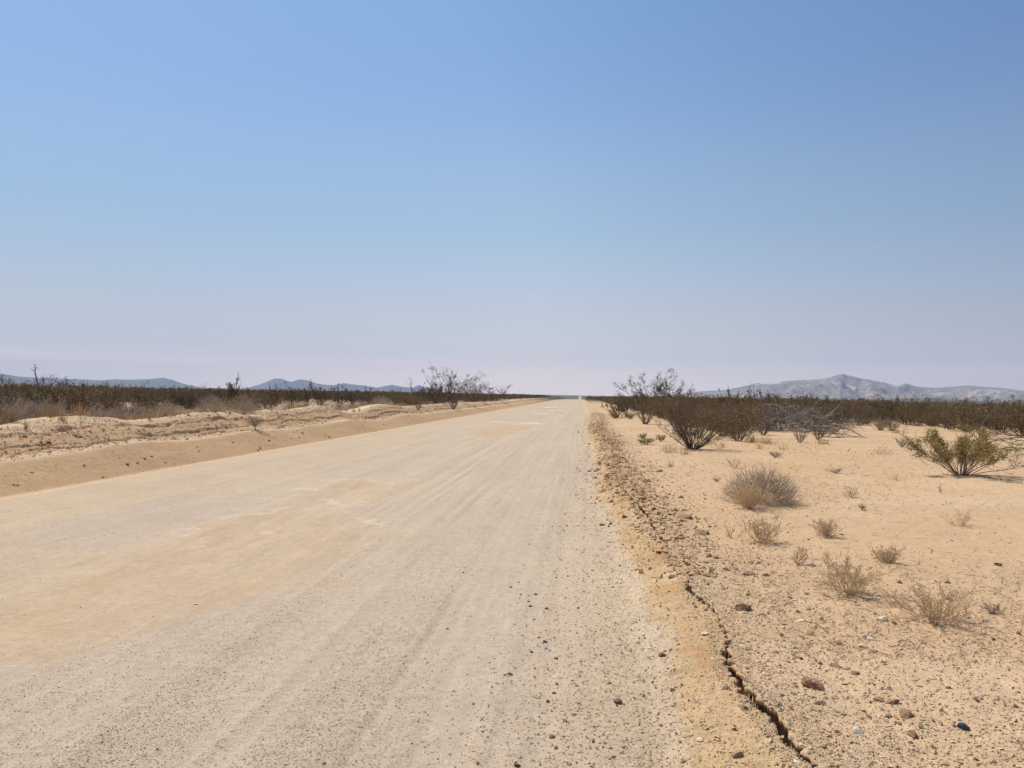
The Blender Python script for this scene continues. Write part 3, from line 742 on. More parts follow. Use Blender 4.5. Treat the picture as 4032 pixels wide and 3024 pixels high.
# heap of grey dead branches
def heap(cx, cy, cz, wx, wy, hh, n, seed, rmax=.02):
    mb = MB(); rg = G(seed)
    for i in range(n):
        ax = rg.uniform(-1, 1); ay = rg.uniform(-1, 1); e = math.sqrt(max(0, 1 - ax * ax * .9))
        p = np.array((ax * wx / 2, ay * wy / 2, rg.uniform(0, .75) * hh * e))
        d = np.array((rg.normal() + ax * .8, rg.normal() * .6, rg.normal() * .5 + .15))
        L = rg.uniform(.3, .9) * hh * 1.1
        P = path(rg, p, d, L, 8, -.5 * rg.uniform(0, 1), .25); P[:, 2] = np.maximum(P[:, 2], .01)
        r = rmax * rg.uniform(.35, 1); tube(mb, P, r, r * .3, 4)
        for s in range(3):
            k = rg.integers(2, 7); Q = path(rg, P[k], P[k] - P[k - 1] + rg.normal(size=3) * .1, L * .4, 5, 0, .3); Q[:, 2] = np.maximum(Q[:, 2], .005)
            tube(mb, Q, r * .4, r * .12, 3)
    return mb
x, y, z = at(3110, 1700)
hb = heap(0, 0, 0, psz(330, y), 3.0, psz(120, y), 300, 31, .024)
place_one('dead_branches', hb.mesh('dead_branches', [M['grey']]), (x, y + .4, z), 1, 0, 'big tangled heap of grey dead branches in the middle of the right brush', 'dead branches')
mb = MB(); rg = G(33)
for i in range(9):
    P = path(rg, (0, rg.normal() * .2, .35 + rg.normal() * .12), (1, rg.normal() * .4, -.05 + rg.normal() * .15), rg.uniform(.7, 1.9), 10, -.35, .17); P[:, 2] = np.maximum(P[:, 2], .02)
    tube(mb, P, .015, .004, 4)
    for s in range(4):
        k = rg.integers(3, 8); Q = path(rg, P[k], P[k] - P[k - 1] + rg.normal(size=3) * .12, .5, 5, -.1, .25); Q[:, 2] = np.maximum(Q[:, 2], .01); tube(mb, Q, .008, .003, 3)
fallen = mb.mesh('fallen_branches', [M['grey_dark']])
for (u, v, s, rz, lab) in [(3205, 1718, 1.25, -.25, 'long fallen grey branches reaching right from the branch heap'),
                           (3320, 1676, 1.0, -.1, 'dark fallen branches lying flat at the right end of the branch heap'),
                           (4075, 1778, 1.0, 2.9, 'gnarled dead branch reaching in from the right edge behind the lone olive bush')]:
    x, y, z = at(u, v); place_one('fallen_branches', fallen, (x, y, z), s, rz, lab, 'dead branches')
mb = MB(); P = np.array([(0, 0, 0), (.03, 0, .04), (.07, 0, .09), (.085, 0, .14)]); tube(mb, P, .012, .008, 6)
x, y, z = at(3335, 1781); place_one('wood_stub', mb.mesh('wood_stub', [M['wood']]), (x, y, z - .01), 1, 0, 'short leaning wooden stub in the sand below the far brush', 'stub')

# --- left bank plants
# crest/behind-crest objects given with an assumed distance from the road axis
rgL = G(900)
for (u, v, w, h, X, lab) in [(836, 1612, 170, 92, -10.75, 'left one of the two big rounded tan bushes on top of the left bank'),
                             (963, 1612, 165, 96, -10.75, 'right one of the two big rounded tan bushes on top of the left bank'),
                             (665, 1612, 140, 75, -10.8, 'rounded tan bush left of the two big ones on the left bank'),
                             (1497, 1598, 110, 48, -10.7, 'rounded tan bush on the pale mound before the leggy shrubs, left bank'),
                             (1385, 1600, 60, 30, -11.4, 'small tan bush between sand mounds on the left bank'),
                             (1430, 1603, 60, 26, -11.0, 'tiny tan bush beside the pale mound on the left bank'),
                             (745, 1615, 90, 36, -11.0, 'low tan bush filling the gap between rounded bushes, left bank')]:
    x, y, z = at_x(u, v, X); s = psz(w, y) / 1.9
    place_one('dry_shrub', DOME_L[rgL.integers(3)], (x, y, z - .02), (s, s, psz(h, y)), rgL.uniform(0, 6), lab, 'dry shrub')
for k in range(46):
    u = rgL.uniform(-60, 1950) if k > 10 else rgL.uniform(0, 620)
    X = -rgL.uniform(10.9, 12.6)
    x, y, z = pix_at_x(u, 1600, X); z = hz(x, y)
    s = rgL.uniform(.28, .5) if k > 10 else rgL.uniform(.42, .55)
    c = rgL.random()
    place_one('dry_tuft', DOME_L[rgL.integers(3)] if c < .25 else (DOME_G[rgL.integers(4)] if c < .75 else TUFT_S[rgL.integers(5)]), (x, y, z - .02), (s, s, s * rgL.uniform(.75, 1.05)), rgL.uniform(0, 6),
              'low tan tuft of dry twigs along the top of the left bank', 'dry plant', 'dry tufts along the left bank top')
for k in range(60):
    u = rgL.uniform(-40, 1500); X = -rgL.uniform(10.0, 11.2)
    x, y, z = pix_at_x(u, 1600, X); z = hz(x, y); s = rgL.uniform(.15, .34)
    place_one('straw_clump', (STALK_O if rgL.random() < .65 else STALK_S)[rgL.integers(3)], (x, y, z - .01), (s * 1.1, s * 1.1, s), rgL.uniform(0, 6),
              'thin orange-brown grass stalks on the crest of the left bank', 'dry grass', 'grass stalks on the left bank crest')
# lone plant on the bank face
x, y, z = at(1004, 1694)
root = bpy.data.objects.new('dry_shrub', None); COL.objects.link(root); root.location = (x, y, z)
tag(root, 'ball-shaped dry bush on a short stem, alone on the face of the left bank', 'dry shrub')
mb = MB(); tube(mb, [(0, 0, -.03), (.005, 0, .06), (-.01, 0, .15)], .016, .013, 5); mb.obj('trunk', [M['stem']], root)
b, f = shrub(G(911), .34, .56, 56, sub=7, twig=3, leafn=0, r=.0035, tw_r=.0018, jit=.2, tilt_p=.35, up=.3)
c_ = b.obj('crown', [M['straw_grey']], root); c_.location = (-.01, 0, .13)
for (u, v, w, h, lab) in [(1646, 1615, 40, 30, 'small olive sprig clinging to the left bank below the leggy shrubs'),
                          (1786, 1612, 60, 44, 'small bush on the face of the left bank under the tallest leggy shrub')]:
    l_, s_ = fit(u, v, w, h, 1.7); place_parts('creosote_bush', mC, l_, s_, u, lab, 'shrub')
x, y, z = at_x(1322, 1622, -10.2)
hb = heap(0, 0, 0, 1.1, 1.2, .75, 26, 35, .015)
place_one('dead_branches', hb.mesh('dead_branches', [M['grey']]), (x, y, z), 1, 0, 'curved grey dead branches spilling over the left bank', 'dead branches')
# bare snag
def curve_from_px(pts, X, r0, r1, sides=6, mb=None):
    P = [np.array(pix_at_x(u, v, X)) for u, v in pts]; return np.array(P), r0, r1
mb = MB(); X = -13.6
base = np.array(pix_at_x(152, 1560, X)); base[2] = hz(base[0], base[1])
P = [np.array(pix_at_x(u, v, X)) for u, v in [(151, 1535), (148, 1508), (143, 1488), (138, 1468), (139, 1450), (136, 1433)]]
P = np.array([base] + P) - base; tube(mb, P, .028, .007, 6)
for pts in ([(143, 1488), (151, 1486)], [(139, 1464), (130, 1457), (118, 1453)], [(139, 1450), (146, 1446), (152, 1455)]):
    Q = np.array([np.array(pix_at_x(u, v, X)) for u, v in pts]) - base; tube(mb, Q, .010, .004, 4)
place_one('dead_snag', mb.mesh('dead_snag', [M['grey']]), tuple(base), 1, 0, 'bare crooked dead stick rising above the brush at far left', 'dead snag')
mb = MB(); base = np.array(pix_at_x(340, 1575, -11.3)); base[2] = hz(base[0], base[1])
top = np.array(pix_at_x(327, 1511, -11.3)) - base; tube(mb, [(0, 0, -.05), top * .5, top], .028, .026, 6)
tube(mb, [top * .999, top * 1.0005], .026, .001, 6)
place_one('wooden_post', mb.mesh('wooden_post', [M['stem']]), tuple(base), 1, 0, 'dark leaning wooden post among the brush at left', 'post')
mb = MB(); X = -11.6
base = np.array(pix_at_x(1628, 1600, X)); base[2] = hz(base[0], base[1])
P = np.array([base] + [np.array(pix_at_x(u, v, X)) for u, v in [(1622, 1560), (1620, 1530), (1617, 1508), (1619, 1495), (1612, 1486), (1606, 1485)]]) - base
tube(mb, P, .035, .008, 6)
for pts in ([(1620, 1530), (1606, 1510), (1594, 1500)], [(1618, 1515), (1626, 1508), (1628, 1500)], [(1621, 1545), (1636, 1528), (1640, 1515)]):
    tube(mb, np.array([np.array(pix_at_x(u, v, X)) for u, v in pts]) - base, .014, .004, 4)
place_one('dead_snag', mb.mesh('dead_snag', [M['grey']]), tuple(base), 1, 0, 'hooked bare dead stem among the leggy shrubs on the left bank', 'dead snag')
# sparse uprights on the left skyline
sp_me = [joined(b, f, M['stem'], M['leaf_brown']) for b, f in SPARSE]
for k, (u, w, vt, X, lab) in enumerate([(904, 105, 1464, -16, 'slender feathery shrub standing up above the left brush'),
                                       (812, 40, 1498, -17, 'small spray of twigs above the brush, left of the slender feathery shrub'),
                                       (1085, 80, 1502, -16, 'loose twiggy shrub above the brush before the blue peaks, left one of a row'),
                                       (1150, 90, 1500, -16, 'loose twiggy shrub above the brush before the blue peaks, second from left'),
                                       (1262, 110, 1492, -15, 'loose twiggy shrub above the brush before the blue peaks, tallest'),
                                       (1335, 90, 1502, -15, 'loose twiggy shrub above the brush before the blue peaks, rightmost'),
                                       (335, 60, 1490, -17, 'thin leafy spray above the leaning wooden post')]):
    x, y, zt = pix_at_x(u, vt, X); z = hz(x, y); s = psz(w, y) / 1.3
    place_one('creosote_bush', sp_me[k % 4], (x, y, z), (s, s, zt - z), k, lab, 'shrub')
rgK = G(930)
def skyline(lst, f, lab, gr):
    for k, (u, vt) in enumerate(lst):
        x, y, zt = f(u, vt + 4); z = hz(x, y); s = max(psz(rgK.uniform(60, 120), y) / 1.3, .55 * (zt - z))
        place_one('creosote_bush', sp_me[rgK.integers(4)], (x, y, z), (s, s, zt - z), rgK.uniform(0, 6), lab, 'shrub', gr)
skyline([(250, 1503), (285, 1500), (60, 1498), (190, 1505), (420, 1508), (560, 1508), (620, 1510), (690, 1504), (740, 1508), (860, 1512), (960, 1512), (1210, 1508), (1390, 1515), (1440, 1512), (1560, 1520), (1660, 1500), (1690, 1505), (1740, 1495)],
        lambda u, v: pix_at_x(u, v, -15 - 3 * rgK.random()), 'sparse twiggy shrub tip poking above the left brush', 'twiggy tips above the left brush')
skyline([(2430, 1545), (2470, 1538), (2760, 1540), (2850, 1522), (2905, 1512), (2950, 1525), (2972, 1513), (3030, 1520), (3062, 1530), (3190, 1538), (3260, 1545), (3292, 1550), (3340, 1558), (3490, 1543), (3530, 1550), (3600, 1562),
         (3650, 1560), (3790, 1562), (3850, 1557), (3920, 1553), (3962, 1562), (4000, 1545)],
        lambda u, v: pix_at_y(u, v, 48 + 14 * rgK.random()), 'sparse twiggy shrub tip poking above the right brush', 'twiggy tips above the right brush')

# ------------------------------------------------------------------ brush masses
clock('brush masses')
rgM = G(1000)
spots = []
camv = -5.06
def infov(x, y, m=3):
    a = math.degrees(math.atan2(x, y)) - camv; return abs(a) < 33.3 + m
def open_right(x, y):        # bare sand right of the road
    if x < 5.0: return True
    if y < 26: return True
    lim = 26 + 22 * min(1, max(0, (x - 5) / 10))          # edge of brush recedes to ~48 m
    if x > 20: lim = 40 - min(22, (x - 20) * 1.2)
    return y < lim and y < 46
# first rank of the right brush, by pixel
for (u, v, w, h) in [(2460, 1612, 110, 48), (2520, 1618, 120, 60), (2600, 1640, 150, 82), (2680, 1640, 150, 84), (2760, 1638, 150, 72), (2830, 1640, 140, 72),
                     (2938, 1662, 200, 105), (3020, 1655, 170, 95), (3080, 1650, 180, 95), (3160, 1650, 200, 92), (3250, 1655, 190, 96), (3310, 1668, 220, 105), (3360, 1650, 120, 78),
                     (3507, 1650, 200, 92), (3440, 1640, 130, 70), (3580, 1650, 160, 75), (3642, 1652, 190, 80), (3720, 1660, 160, 85), (3810, 1698, 280, 122), (3740, 1690, 160, 95),
                     (3900, 1665, 190, 88), (3960, 1672, 190, 100), (4040, 1716, 280, 140), (4100, 1690, 200, 120)]:
    x, y, z = at(u, v); spots.append((x, y, psz(w, y) / 2.0 * 1.05, psz(h, y)))
n_first = len(spots)
# random ranks
tries = 0
cand = []
for _ in range(60000):
    if rgM.random() < .5:
        x = -11.9 - rgM.exponential(14); y = rgM.uniform(6, 260) ** 1.0
        if y > 120 and rgM.random() < .4: continue
    else:
        x = 5.2 + rgM.exponential(22); y = rgM.uniform(22, 260)
        if open_right(x, y): continue
    if not infov(x, y): continue
    cand.append((x, y, math.hypot(x, y)))
grid = {}
def ok(x, y, r):
    gx, gy = int(x // 2), int(y // 2)
    for i in range(gx - 1, gx + 2):
        for j in range(gy - 1, gy + 2):
            for (a, b) in grid.get((i, j), ()):
                if (a - x) ** 2 + (b - y) ** 2 < r * r: return False
    grid.setdefault((gx, gy), []).append((x, y)); return True
for s in spots: grid.setdefault((int(s[0] // 2), int(s[1] // 2)), []).append((s[0], s[1]))
gapn = fbm(np.array([c[0] for c in cand]) * .11, np.array([c[1] for c in cand]) * .06, 3, 181)
sel = [c for c, q in zip(cand, gapn) if (q > -.22 or c[2] > 90) and ok(c[0], c[1], 1.15 if c[2] < 70 else 1.7)]
sel.sort(key=lambda c: c[2])
print('shrub spots', len(sel))
NIND = 262
indiv = sel[:NIND]; rest = sel[NIND:]
for (x, y, s, h) in spots:
    place_one('creosote_bush', MASS[[0, 1, 2, 3, 5][rgM.integers(5)]], (x, y, hz(x, y) - .03), (s, s, h * 1.0), rgM.uniform(0, 6.28),
              'dark olive creosote bush in the front rank of the brush beyond the right sand', 'shrub', 'front rank of the right brush')
for (x, y, d) in indiv:
    if x < 0:
        h = rgM.uniform(.55, .95) + (.15 if x < -.62 * y else 0)
        if d > 30 and rgM.random() < .05: h *= 1.2
        lab, gr = 'dark olive-brown creosote bush in the dense brush behind the left bank', 'brush behind the left bank'
    else:
        h = rgM.uniform(.8, 1.36); lab, gr = 'dark olive creosote bush deep in the brush right of the road', 'brush right of the road'
    s = h * rgM.uniform(.8, 1.05) + .1
    place_one('creosote_bush', MASS[rgM.integers(6)], (x, y, hz(x, y) - .03), (s, s, h), rgM.uniform(0, 6.28), lab, 'shrub', gr)
# the rest of the brush: one mass
LOW = []
for i in range(4):
    b, f = shrub(G(1100 + i), 1.0, 2.1, 8, sub=4, twig=3, leafn=4, leafsz=.055, leafclump=.06, leafband=.12, r=.014, tw_r=.008, tilt_p=.5)
    # keep only thick stems light: merge
    V = np.concatenate(b.v + f.v); FF = np.concatenate([a for a in b.f] + [a + b.n for a in f.f]); MM = np.concatenate(b.m + [a + 1 for a in f.m])
    LOW.append((V, FF, MM))
print('low polys', [len(a[1]) for a in LOW])
far = MB(); nfar = 0
for i in range(3):
    b, f = shrub(G(1120 + i), 1.0, 2.1, 4, sub=3, twig=3, leafn=6, leafsz=.075, leafclump=.10, leafband=.12, r=.02, tw_r=.016, tilt_p=.5)
    LOW.append((np.concatenate(b.v + f.v), np.concatenate([a for a in f.f]) + b.n, np.ones(sum(len(a) for a in f.f), int)))
def add_low(x, y, s, h):
    V, FF, MM = LOW[rgM.integers(4) if (y < 110 or h > 1.5) else 4 + rgM.integers(3)]; a = rgM.uniform(0, 6.28); c, si = math.cos(a), math.sin(a)
    W_ = np.stack([(V[:, 0] * c - V[:, 1] * si) * s + x, (V[:, 0] * si + V[:, 1] * c) * s + y, V[:, 2] * h], 1)
    return W_, FF, MM
P_ = []
for (x, y, d) in rest: P_.append((x, y))
for _ in range(2600):
    y = rgM.uniform(230, 900); x = -12 - rgM.exponential(60) if rgM.random() < .5 else 4 + rgM.exponential(80)
    if infov(x, y): P_.append((x, y))
P_ = np.array(P_); HZ = height(P_[:, 0], P_[:, 1], False)
for (x, y), z in zip(P_, HZ):
    h = rgM.uniform(.55, .98) if x < 0 else rgM.uniform(.8, 1.38)
    if y > 230: h *= 1.1
    if rgM.random() < .03: h *= 1.35
    s = h * rgM.uniform(.8, 1.1) * (1 + (y > 230) * .8)
    V, FF, MM = add_low(x, y, s, h); V[:, 2] += z - .03
    far.v.append(V); far.f.append(FF + far.n); far.m.append(MM); far.n += len(V)
tag(far.obj('desert_scrub', [M['stem'], M['leaf_brown']]), 'distant mass of dark olive-brown desert scrub reaching to the horizon', 'scrub', kind='stuff')
print('far shrubs', len(P_), 'verts', far.n)

# ------------------------------------------------------------------ stones
clock('stones')
import bmesh
def rock_mesh(seed, mat, flat=.7, lump=False):
    rg = G(seed); bm = bmesh.new(); bmesh.ops.create_icosphere(bm, subdivisions=4 if lump else 2, radius=1)
    V = np.array([v.co for v in bm.verts])
    for _ in range(9):
        nrm = rg.normal(size=3); nrm /= np.linalg.norm(nrm); dd = rg.uniform(.45, .85); k = V @ nrm; V = V - np.maximum(0, k - dd)[:, None] * nrm
    V = V * (1 + (.035 if lump else .06) * rg.normal(size=(len(V), 1)))
    if lump: V = V * (1 + .30 * fbm(V[:, 0] * 2.6 + V[:, 2] * 2, V[:, 1] * 2.6 - V[:, 2], 5, seed, .8)[:, None])
    V = V * np.array((1, rg.uniform(.6, .95), flat * rg.uniform(.7, 1)))
    for v, c in zip(bm.verts, V): v.co = c * .62
    me = bpy.data.meshes.new('stone'); bm.to_mesh(me); bm.free(); me.materials.append(mat)
    return me
RK = {k: [rock_mesh(1200 + i * 7 + j * 50, M[m], fl, lump) for i in range(n)] for j, (k, m, n, fl, lump) in enumerate(
    [('b', 'stone', 6, .75, False), ('d', 'stone_dark', 5, .7, False), ('w', 'stone_white', 5, .5, False), ('s', 'stone_blue', 1, .7, False), ('c', 'clod', 5, .7, True), ('k', 'black', 1, .5, False)])}
def stone(u, v, px, kind, label, group=None, xy=None, size=None, cat=None, nm=None, rg=G(1)):
    if xy is None: x, y, z = at(u, v)
    else: x, y = xy; z = hz(x, y)
    s = size if size else psz(px, y)
    o = place_one(nm or ('dirt_clod' if kind == 'c' else 'stone'), RK[kind][rg.integers(len(RK[kind]))], (x, y, z + s * (.05 if kind == 'c' else .06)), s, rg.uniform(0, 6.28), label, cat or ('dirt clod' if kind == 'c' else 'stone'), group)
    o.rotation_euler = (rg.normal() * .15, rg.normal() * .15, rg.uniform(0, 6.28)); return o
for (u, v, px, k, lab) in [
    (2434, 2768, 36, 'b', 'lone big brown stone on the road near its right edge'),
    (3473, 2440, 44, 'w', 'boxy white stone between the two biggest straw tufts'),
    (3151, 2446, 30, 'w', 'flat white stone left of the boxy white stone'),
    (3397, 2546, 36, 'w', 'flat white stone directly below the boxy white stone'),
    (2777, 2501, 28, 'w', 'white stone on the ochre apron left of the crack'),
    (3379, 2896, 42, 'w', 'biggest white stone near the bottom right, with dark shadow beneath'),
    (3092, 2799, 26, 'w', 'white stone standing right at the lip of the crack'),
    (3200, 2228, 26, 'w', 'white speckled stone right of the thin upright tuft'),
    (3241, 2984, 30, 'b', 'grey-brown block at the bottom end of the crack'),
    (3788, 2868, 44, 's', 'dark blue slate-like stone near the lower right corner'),
    (3674, 2841, 20, 'd', 'round dark stone left of the blue stone'),
    (3928, 2224, 32, 'k', 'flat black object alone on the sand at far right'),
    (3206, 2716, 80, 'c', 'largest rough red-brown clod, crumbly, beside a thin crack'),
    (3289, 2626, 40, 'c', 'oval red-brown clod above and right of the largest clod'),
    (3366, 2650, 34, 'c', 'dark red-brown clod with black shadow in the clod trail'),
    (3303, 2536, 32, 'c', 'red-brown clod at the top of the clod trail'),
    (3566, 2820, 56, 'c', 'wide red-brown clod low in the clod trail'),
    (3594, 2903, 44, 'c', 'red-brown clod below the wide one in the clod trail'),
    (3518, 2770, 44, 'c', 'pale reddish clod above the wide one in the clod trail'),
    (3459, 2757, 40, 'c', 'pale reddish clod, left one of the pair in the clod trail'),
    (2925, 2408, 66, 'c', 'orange slab-like clod just right of the crack'),
    (3190, 2500, 34, 'c', 'elongated clod below the flat white stone'),
    (3160, 2516, 20, 'c', 'small dark clod touching the elongated one'),
    (2948, 2264, 40, 'c', 'crumbly mound-like clod left of the tall straw tuft'),
    (2760, 2103, 54, 'c', 'broad brown clod near the upper crack'),
    (3015, 2270, 26, 'd', 'dark angular stone right of the mound-like clod'),
    (2900, 2252, 18, 'c', 'little dark clod left of the mound-like clod'),
    (3110, 2353, 20, 'd', 'dark stone left of the tall tuft shadow'),
    (3143, 2411, 22, 'd', 'dark stone above the flat white stone'),
    (3541, 2293, 26, 'd', 'dark stone right of the tall straw tuft'),
    (3737, 2365, 26, 'd', 'dark stone behind the widest straw tuft'),
    (3520, 2458, 22, 'b', 'brown stone right of the boxy white stone'),
    (3733, 2296, 22, 'b', 'upright brown stone above the widest straw tuft'),
    (2607, 2580, 30, 'b', 'flat tan stone on the gravel at the foot of the ochre apron'),
    (2648, 2722, 26, 'd', 'dark jagged stone at the foot of the ochre apron'),
    (2930, 2790, 30, 'b', 'grey stone on the ochre apron near the crack'),
    (2905, 2980, 44, 'c', 'hollowed clod at the bottom of the ochre apron'),
    (3084, 2922, 26, 'd', 'dark stick-like stone on the apron near the bottom of the crack'),
    (2322, 1857, 16, 'd', 'dark rounded stone at the road edge, upper of two'),
    (2322, 1750, 15, 'd', 'dark rounded stone far up the road edge'),
    (2276, 1703, 9, 'd', 'tiny dark stone alone far up the road'),
    (2460, 2038, 20, 'd', 'dark stone at the road edge, right one of a row of three'),
    (2370, 2070, 22, 'd', 'dark stone at the road edge, lowest of a row of three'),
    (2404, 2064, 14, 'd', 'dark stone at the road edge, middle one of a row of three'),
    (2595, 1857, 26, 'c', 'brown clod on the sand near the upper crumbling edge'),
    (2548, 1898, 34, 'c', 'larger brown clod below the smaller one near the upper crumbling edge'),
    (2700, 2045, 40, 'c', 'cracked slab of crust above the broad brown clod'),
    (500, 1829, 17, 'b', 'biggest brown stone on the lower face of the left bank'),
    (330, 1835, 16, 'b', 'brown stone left of the biggest one on the left bank'),
    (123, 1862, 17, 'b', 'brown stone low on the left bank, third of the large ones'),
    (53, 1911, 12, 'b', 'brown stone close to the road at the foot of the left bank'),
    (405, 1880, 14, 'b', 'brown stone near the foot of the left bank below the biggest'),
    (595, 1800, 11, 'd', 'dark stone right of the biggest one on the left bank'),
    (1295, 1722, 10, 'd', 'dark stone on the left bank below the spilled dead branches'),
    (1060, 1736, 13, 'd', 'flat dark stone on the left bank below the ball-shaped bush'),
    (175, 1753, 12, 'b', 'brown stone halfway up the left bank near the left edge'),
    (770, 2380, 16, 'w', 'pale stone alone in the middle of the left half of the road')]:
    stone(u, v, px, k, lab)
rgS = G(1300)
# random named stones (shared labels: nothing tells them apart)
for i in range(110):
    X = rgS.normal(.05, .42); Y = 3.2 + rgS.exponential(4.0); 
    if Y > 18: Y = rgS.uniform(3.2, 18)
    stone(0, 0, 0, rgS.choice(['b', 'd', 'd', 'w'], p=[.4, .3, .2, .1]), 'small loose stone on the gravelly right side of the road', 'loose stones along the right side of the road', (X, Y), rgS.uniform(.014, .032), rg=rgS)
for i in range(100):
    Y = rgS.uniform(3.4, 15) ** 1.0; X = float(np.interp(Y, LY, LX)) + abs(rgS.normal(.1, .9)) + .06
    stone(0, 0, 0, rgS.choice(['b', 'd', 'w', 'c'], p=[.45, .2, .15, .2]), 'small stone lying on the sand right of the crack', 'small stones on the right sand', (X, Y), rgS.uniform(.015, .045), rg=rgS)
for i in range(70):
    Y = rgS.uniform(13, 45); X = ROAD_L - rgS.uniform(.25, 2.3)
    stone(0, 0, 0, rgS.choice(['b', 'd', 'c'], p=[.5, .2, .3]), 'small brown clod on the face of the left bank', 'clods on the left bank', (X, Y), rgS.uniform(.04, .085), rg=rgS)

clock('gravel')
# gravel: far too many to count
OCT_V = np.array([(1, 0, 0), (-1, 0, 0), (0, 1, 0), (0, -1, 0), (0, 0, 1), (0, 0, -1)], float)
OCT_F = np.array([(0, 2, 4), (2, 1, 4), (1, 3, 4), (3, 0, 4), (2, 0, 5), (1, 2, 5), (3, 1, 5), (0, 3, 5)])
def pebbles(X, Y, sz, rg, flat=.55):
    n = len(X); Z = surf(X, Y)
    V = OCT_V[None] * (1 + .28 * rg.normal(size=(n, 6, 1))) + .18 * rg.normal(size=(n, 6, 3))
    # shear into blocky shapes
    a = rg.uniform(0, 6.28, n); c, s = np.cos(a), np.sin(a)
    V = V * np.stack([rg.uniform(.7, 1.3, n), rg.uniform(.5, 1, n), flat * rg.uniform(.7, 1.3, n)], 1)[:, None]
    t = rg.normal(0, .3, n)[:, None]; V[..., 2] += t * V[..., 0]
    x = V[..., 0] * c[:, None] - V[..., 1] * s[:, None]; y = V[..., 0] * s[:, None] + V[..., 1] * c[:, None]
    V = np.stack([x, y, V[..., 2]], -1) * (sz * .5)[:, None, None]
    V[..., 0] += X[:, None]; V[..., 1] += Y[:, None]; V[..., 2] += (Z + sz * .10)[:, None]
    return V.reshape(-1, 3), (OCT_F[None] + (np.arange(n) * 6)[:, None, None]).reshape(-1, 3)
def ysamp(n, a, b, rg):       # more near the camera, thinning with distance
    u = rg.random(n); p = -1.0
    return (a ** p + u * (b ** p - a ** p)) ** (1 / p)
gm = MB(); rgG = G(1400)
# road
n = 250000; Y = ysamp(n, 2.9, 16, rgG); X = rgG.uniform(-1, 1, n) * (Y * .75) - Y * .05
keep = (X > ROAD_L) & (X < 1.0); X, Y = X[keep], Y[keep]
gmask = gravel_mask(X, Y); keep = rgG.random(len(X)) < np.clip(.24 + .8 * gmask, .04, 1); X, Y = X[keep], Y[keep]
sz = np.clip(np.exp(rgG.normal(math.log(.0046), .38, len(X))) * (1 + .05 * Y), .003, .022); v, f = pebbles(X, Y, sz, rgG, .36); gm.add(v, f, 2)
# shoulder + apron
n = 22000; Y = ysamp(n, 2.9, 22, rgG); X = rgG.normal(.35, .42, n); sz = np.clip(np.exp(rgG.normal(math.log(.0065), .5, n)) * (1 + .03 * Y), .003, .03); v, f = pebbles(X, Y, sz, rgG); gm.add(v, f)
n = 22000; Y = ysamp(n, 2.9, 40, rgG); X = np.interp(Y, LY, LX) + rgG.exponential(.45, n) - .12
sz = np.clip(np.exp(rgG.normal(math.log(.007), .5, n)) * (1 + .03 * Y), .003, .04); v, f = pebbles(X, Y, sz, rgG); gm.add(v, f)
# right flat
n = 42000; Y = ysamp(n, 3, 45, rgG); X = np.interp(Y, LY, LX) + rgG.random(n) ** 1.3 * (Y * .9)
keep = fbm(X * .7, Y * .45, 2, 131) > rgG.uniform(-.7, .6, n); X, Y = X[keep], Y[keep]
sz = np.clip(np.exp(rgG.normal(math.log(.008), .45, len(X))) * (1 + .05 * Y), .003, .035); v, f = pebbles(X, Y, sz, rgG); gm.add(v, f)
# left bank clods
n = 42000; Y = rgG.uniform(10, 60, n) ** 1.0; X = ROAD_L - rgG.uniform(.1, 2.4, n)
d = ROAD_L - X; keep = rgG.random(n) < np.where(d > 1.15, .75 * (fbm(X * 1, Y * .7, 2, 133) > -.25), np.where(d > .9, .1, .3)); X, Y, d = X[keep], Y[keep], d[keep]
sz = np.clip(np.exp(rgG.normal(math.log(.019), .5, len(X))) * (.7 + .6 * (d > 1.1)), .008, .10); v, f = pebbles(X, Y, sz, rgG, .42); gm.add(v, f, 1)
n = 1100; Y = 6.5 + 36 * rgG.random(n) ** 1.6; X = np.interp(Y, LY, LX) + rgG.normal(.05, .16, n); sz = rgG.uniform(.04, .15, n) * np.clip(Y / 14, .5, 1); v, f = pebbles(X, Y, sz, rgG, .5); gm.add(v, f, 1)
# crumbs along the right road edge further up
n = 15000; Y = 7 + 60 * rgG.random(n) ** 1.5; X = np.interp(Y, LY, LX) + rgG.normal(.15, .36, n); sz = np.clip(np.exp(rgG.normal(math.log(.022), .55, n)) * (.5 + .5 * np.clip((Y - 7) / 6, 0, 1)), .008, .10); v, f = pebbles(X, Y, sz, rgG, .6); gm.add(v, f, 1)
tag(gm.obj('gravel', [M['gravel'], M['gravel_bank'], M['gravel_road']]), 'loose pale gravel and crumbs strewn over the dirt road and its edges', 'gravel', kind='stuff')
print('gravel verts', gm.n)
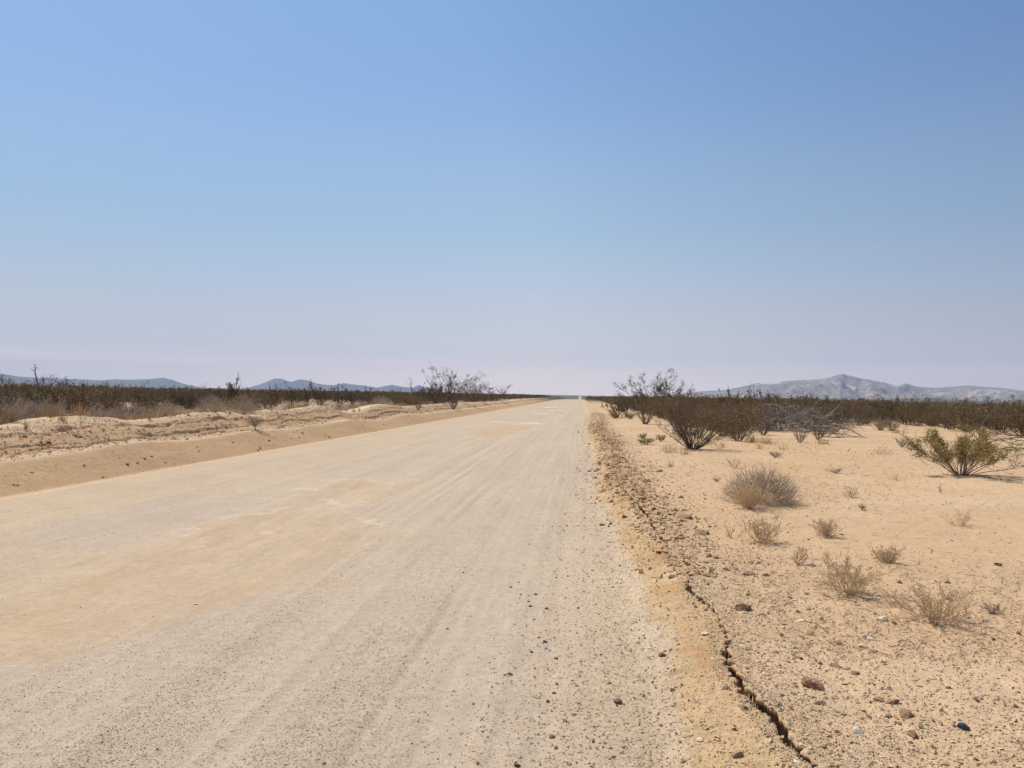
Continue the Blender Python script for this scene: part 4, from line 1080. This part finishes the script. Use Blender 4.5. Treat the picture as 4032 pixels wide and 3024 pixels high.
# straw and twig litter on the right sand
lm = MB(); n = 15000; Y = ysamp(n, 4.5, 55, rgG); X = np.interp(Y, LY, LX) + .3 + rgG.random(n) * (Y * .85)
keep = fbm(X * .45, Y * .3, 3, 171) > rgG.uniform(-.25, .5, n); X, Y = X[keep], Y[keep]; n = len(X); Z = surf(X, Y)
a = rgG.uniform(0, 6.28, n); L = rgG.uniform(.02, .09, n) * (1 + .03 * Y); up = rgG.uniform(0, 1, n) ** 2 * .8 * L
P0 = np.stack([X, Y, Z + .002], 1); P1 = P0 + np.stack([np.cos(a) * L, np.sin(a) * L, up + .003], 1); w_ = (.0012 + .00022 * Y)[:, None]
nn = np.stack([-np.sin(a), np.cos(a), 0 * a], 1) * w_; uu = np.stack([0 * a, 0 * a, 1 + 0 * a], 1) * w_ * 1.4
V = np.stack([P0 - nn, P0 + nn, P0 + uu, P1], 1).reshape(-1, 3); Fx = (np.array([(0, 1, 3), (1, 2, 3), (2, 0, 3)])[None] + (np.arange(n) * 4)[:, None, None]).reshape(-1, 3)
lm.add(V, Fx, 0); lm.m = [np.repeat((rgG.random(n) < .35).astype(int), 3)]
tag(lm.obj('dry_litter', [M['straw'], M['stem_red']]), 'bits of dry straw and twigs strewn over the sand right of the road', 'plant litter', kind='stuff')

# ------------------------------------------------------------------ haze
clock('haze')
HZ_D = 7.5e-5
m = bpy.data.materials.new('haze_air'); m.use_nodes = True; n, l = m.node_tree.nodes, m.node_tree.links
n.remove(n['Principled BSDF']); pv = n.new('ShaderNodeVolumePrincipled'); pv.inputs['Color'].default_value = (.56, .72, 1.0, 1)
pv.inputs['Density'].default_value = HZ_D; pv.inputs['Anisotropy'].default_value = 0.0
l.new(pv.outputs[0], n['Material Output'].inputs['Volume'])
bx = MB(); a = 16800.0; z0, z1 = -30.0, 520.0
bx.add([(-a, -a, z0), (a, -a, z0), (a, a, z0), (-a, a, z0), (-a, -a, z1), (a, -a, z1), (a, a, z1), (-a, a, z1)],
       [(0, 3, 2, 1), (4, 5, 6, 7), (0, 1, 5, 4), (1, 2, 6, 5), (2, 3, 7, 6), (3, 0, 4, 7)])
tag(bx.obj('haze', [m]), 'thin pale desert haze in the air over the whole plain', 'haze', kind='stuff')
clock('end')
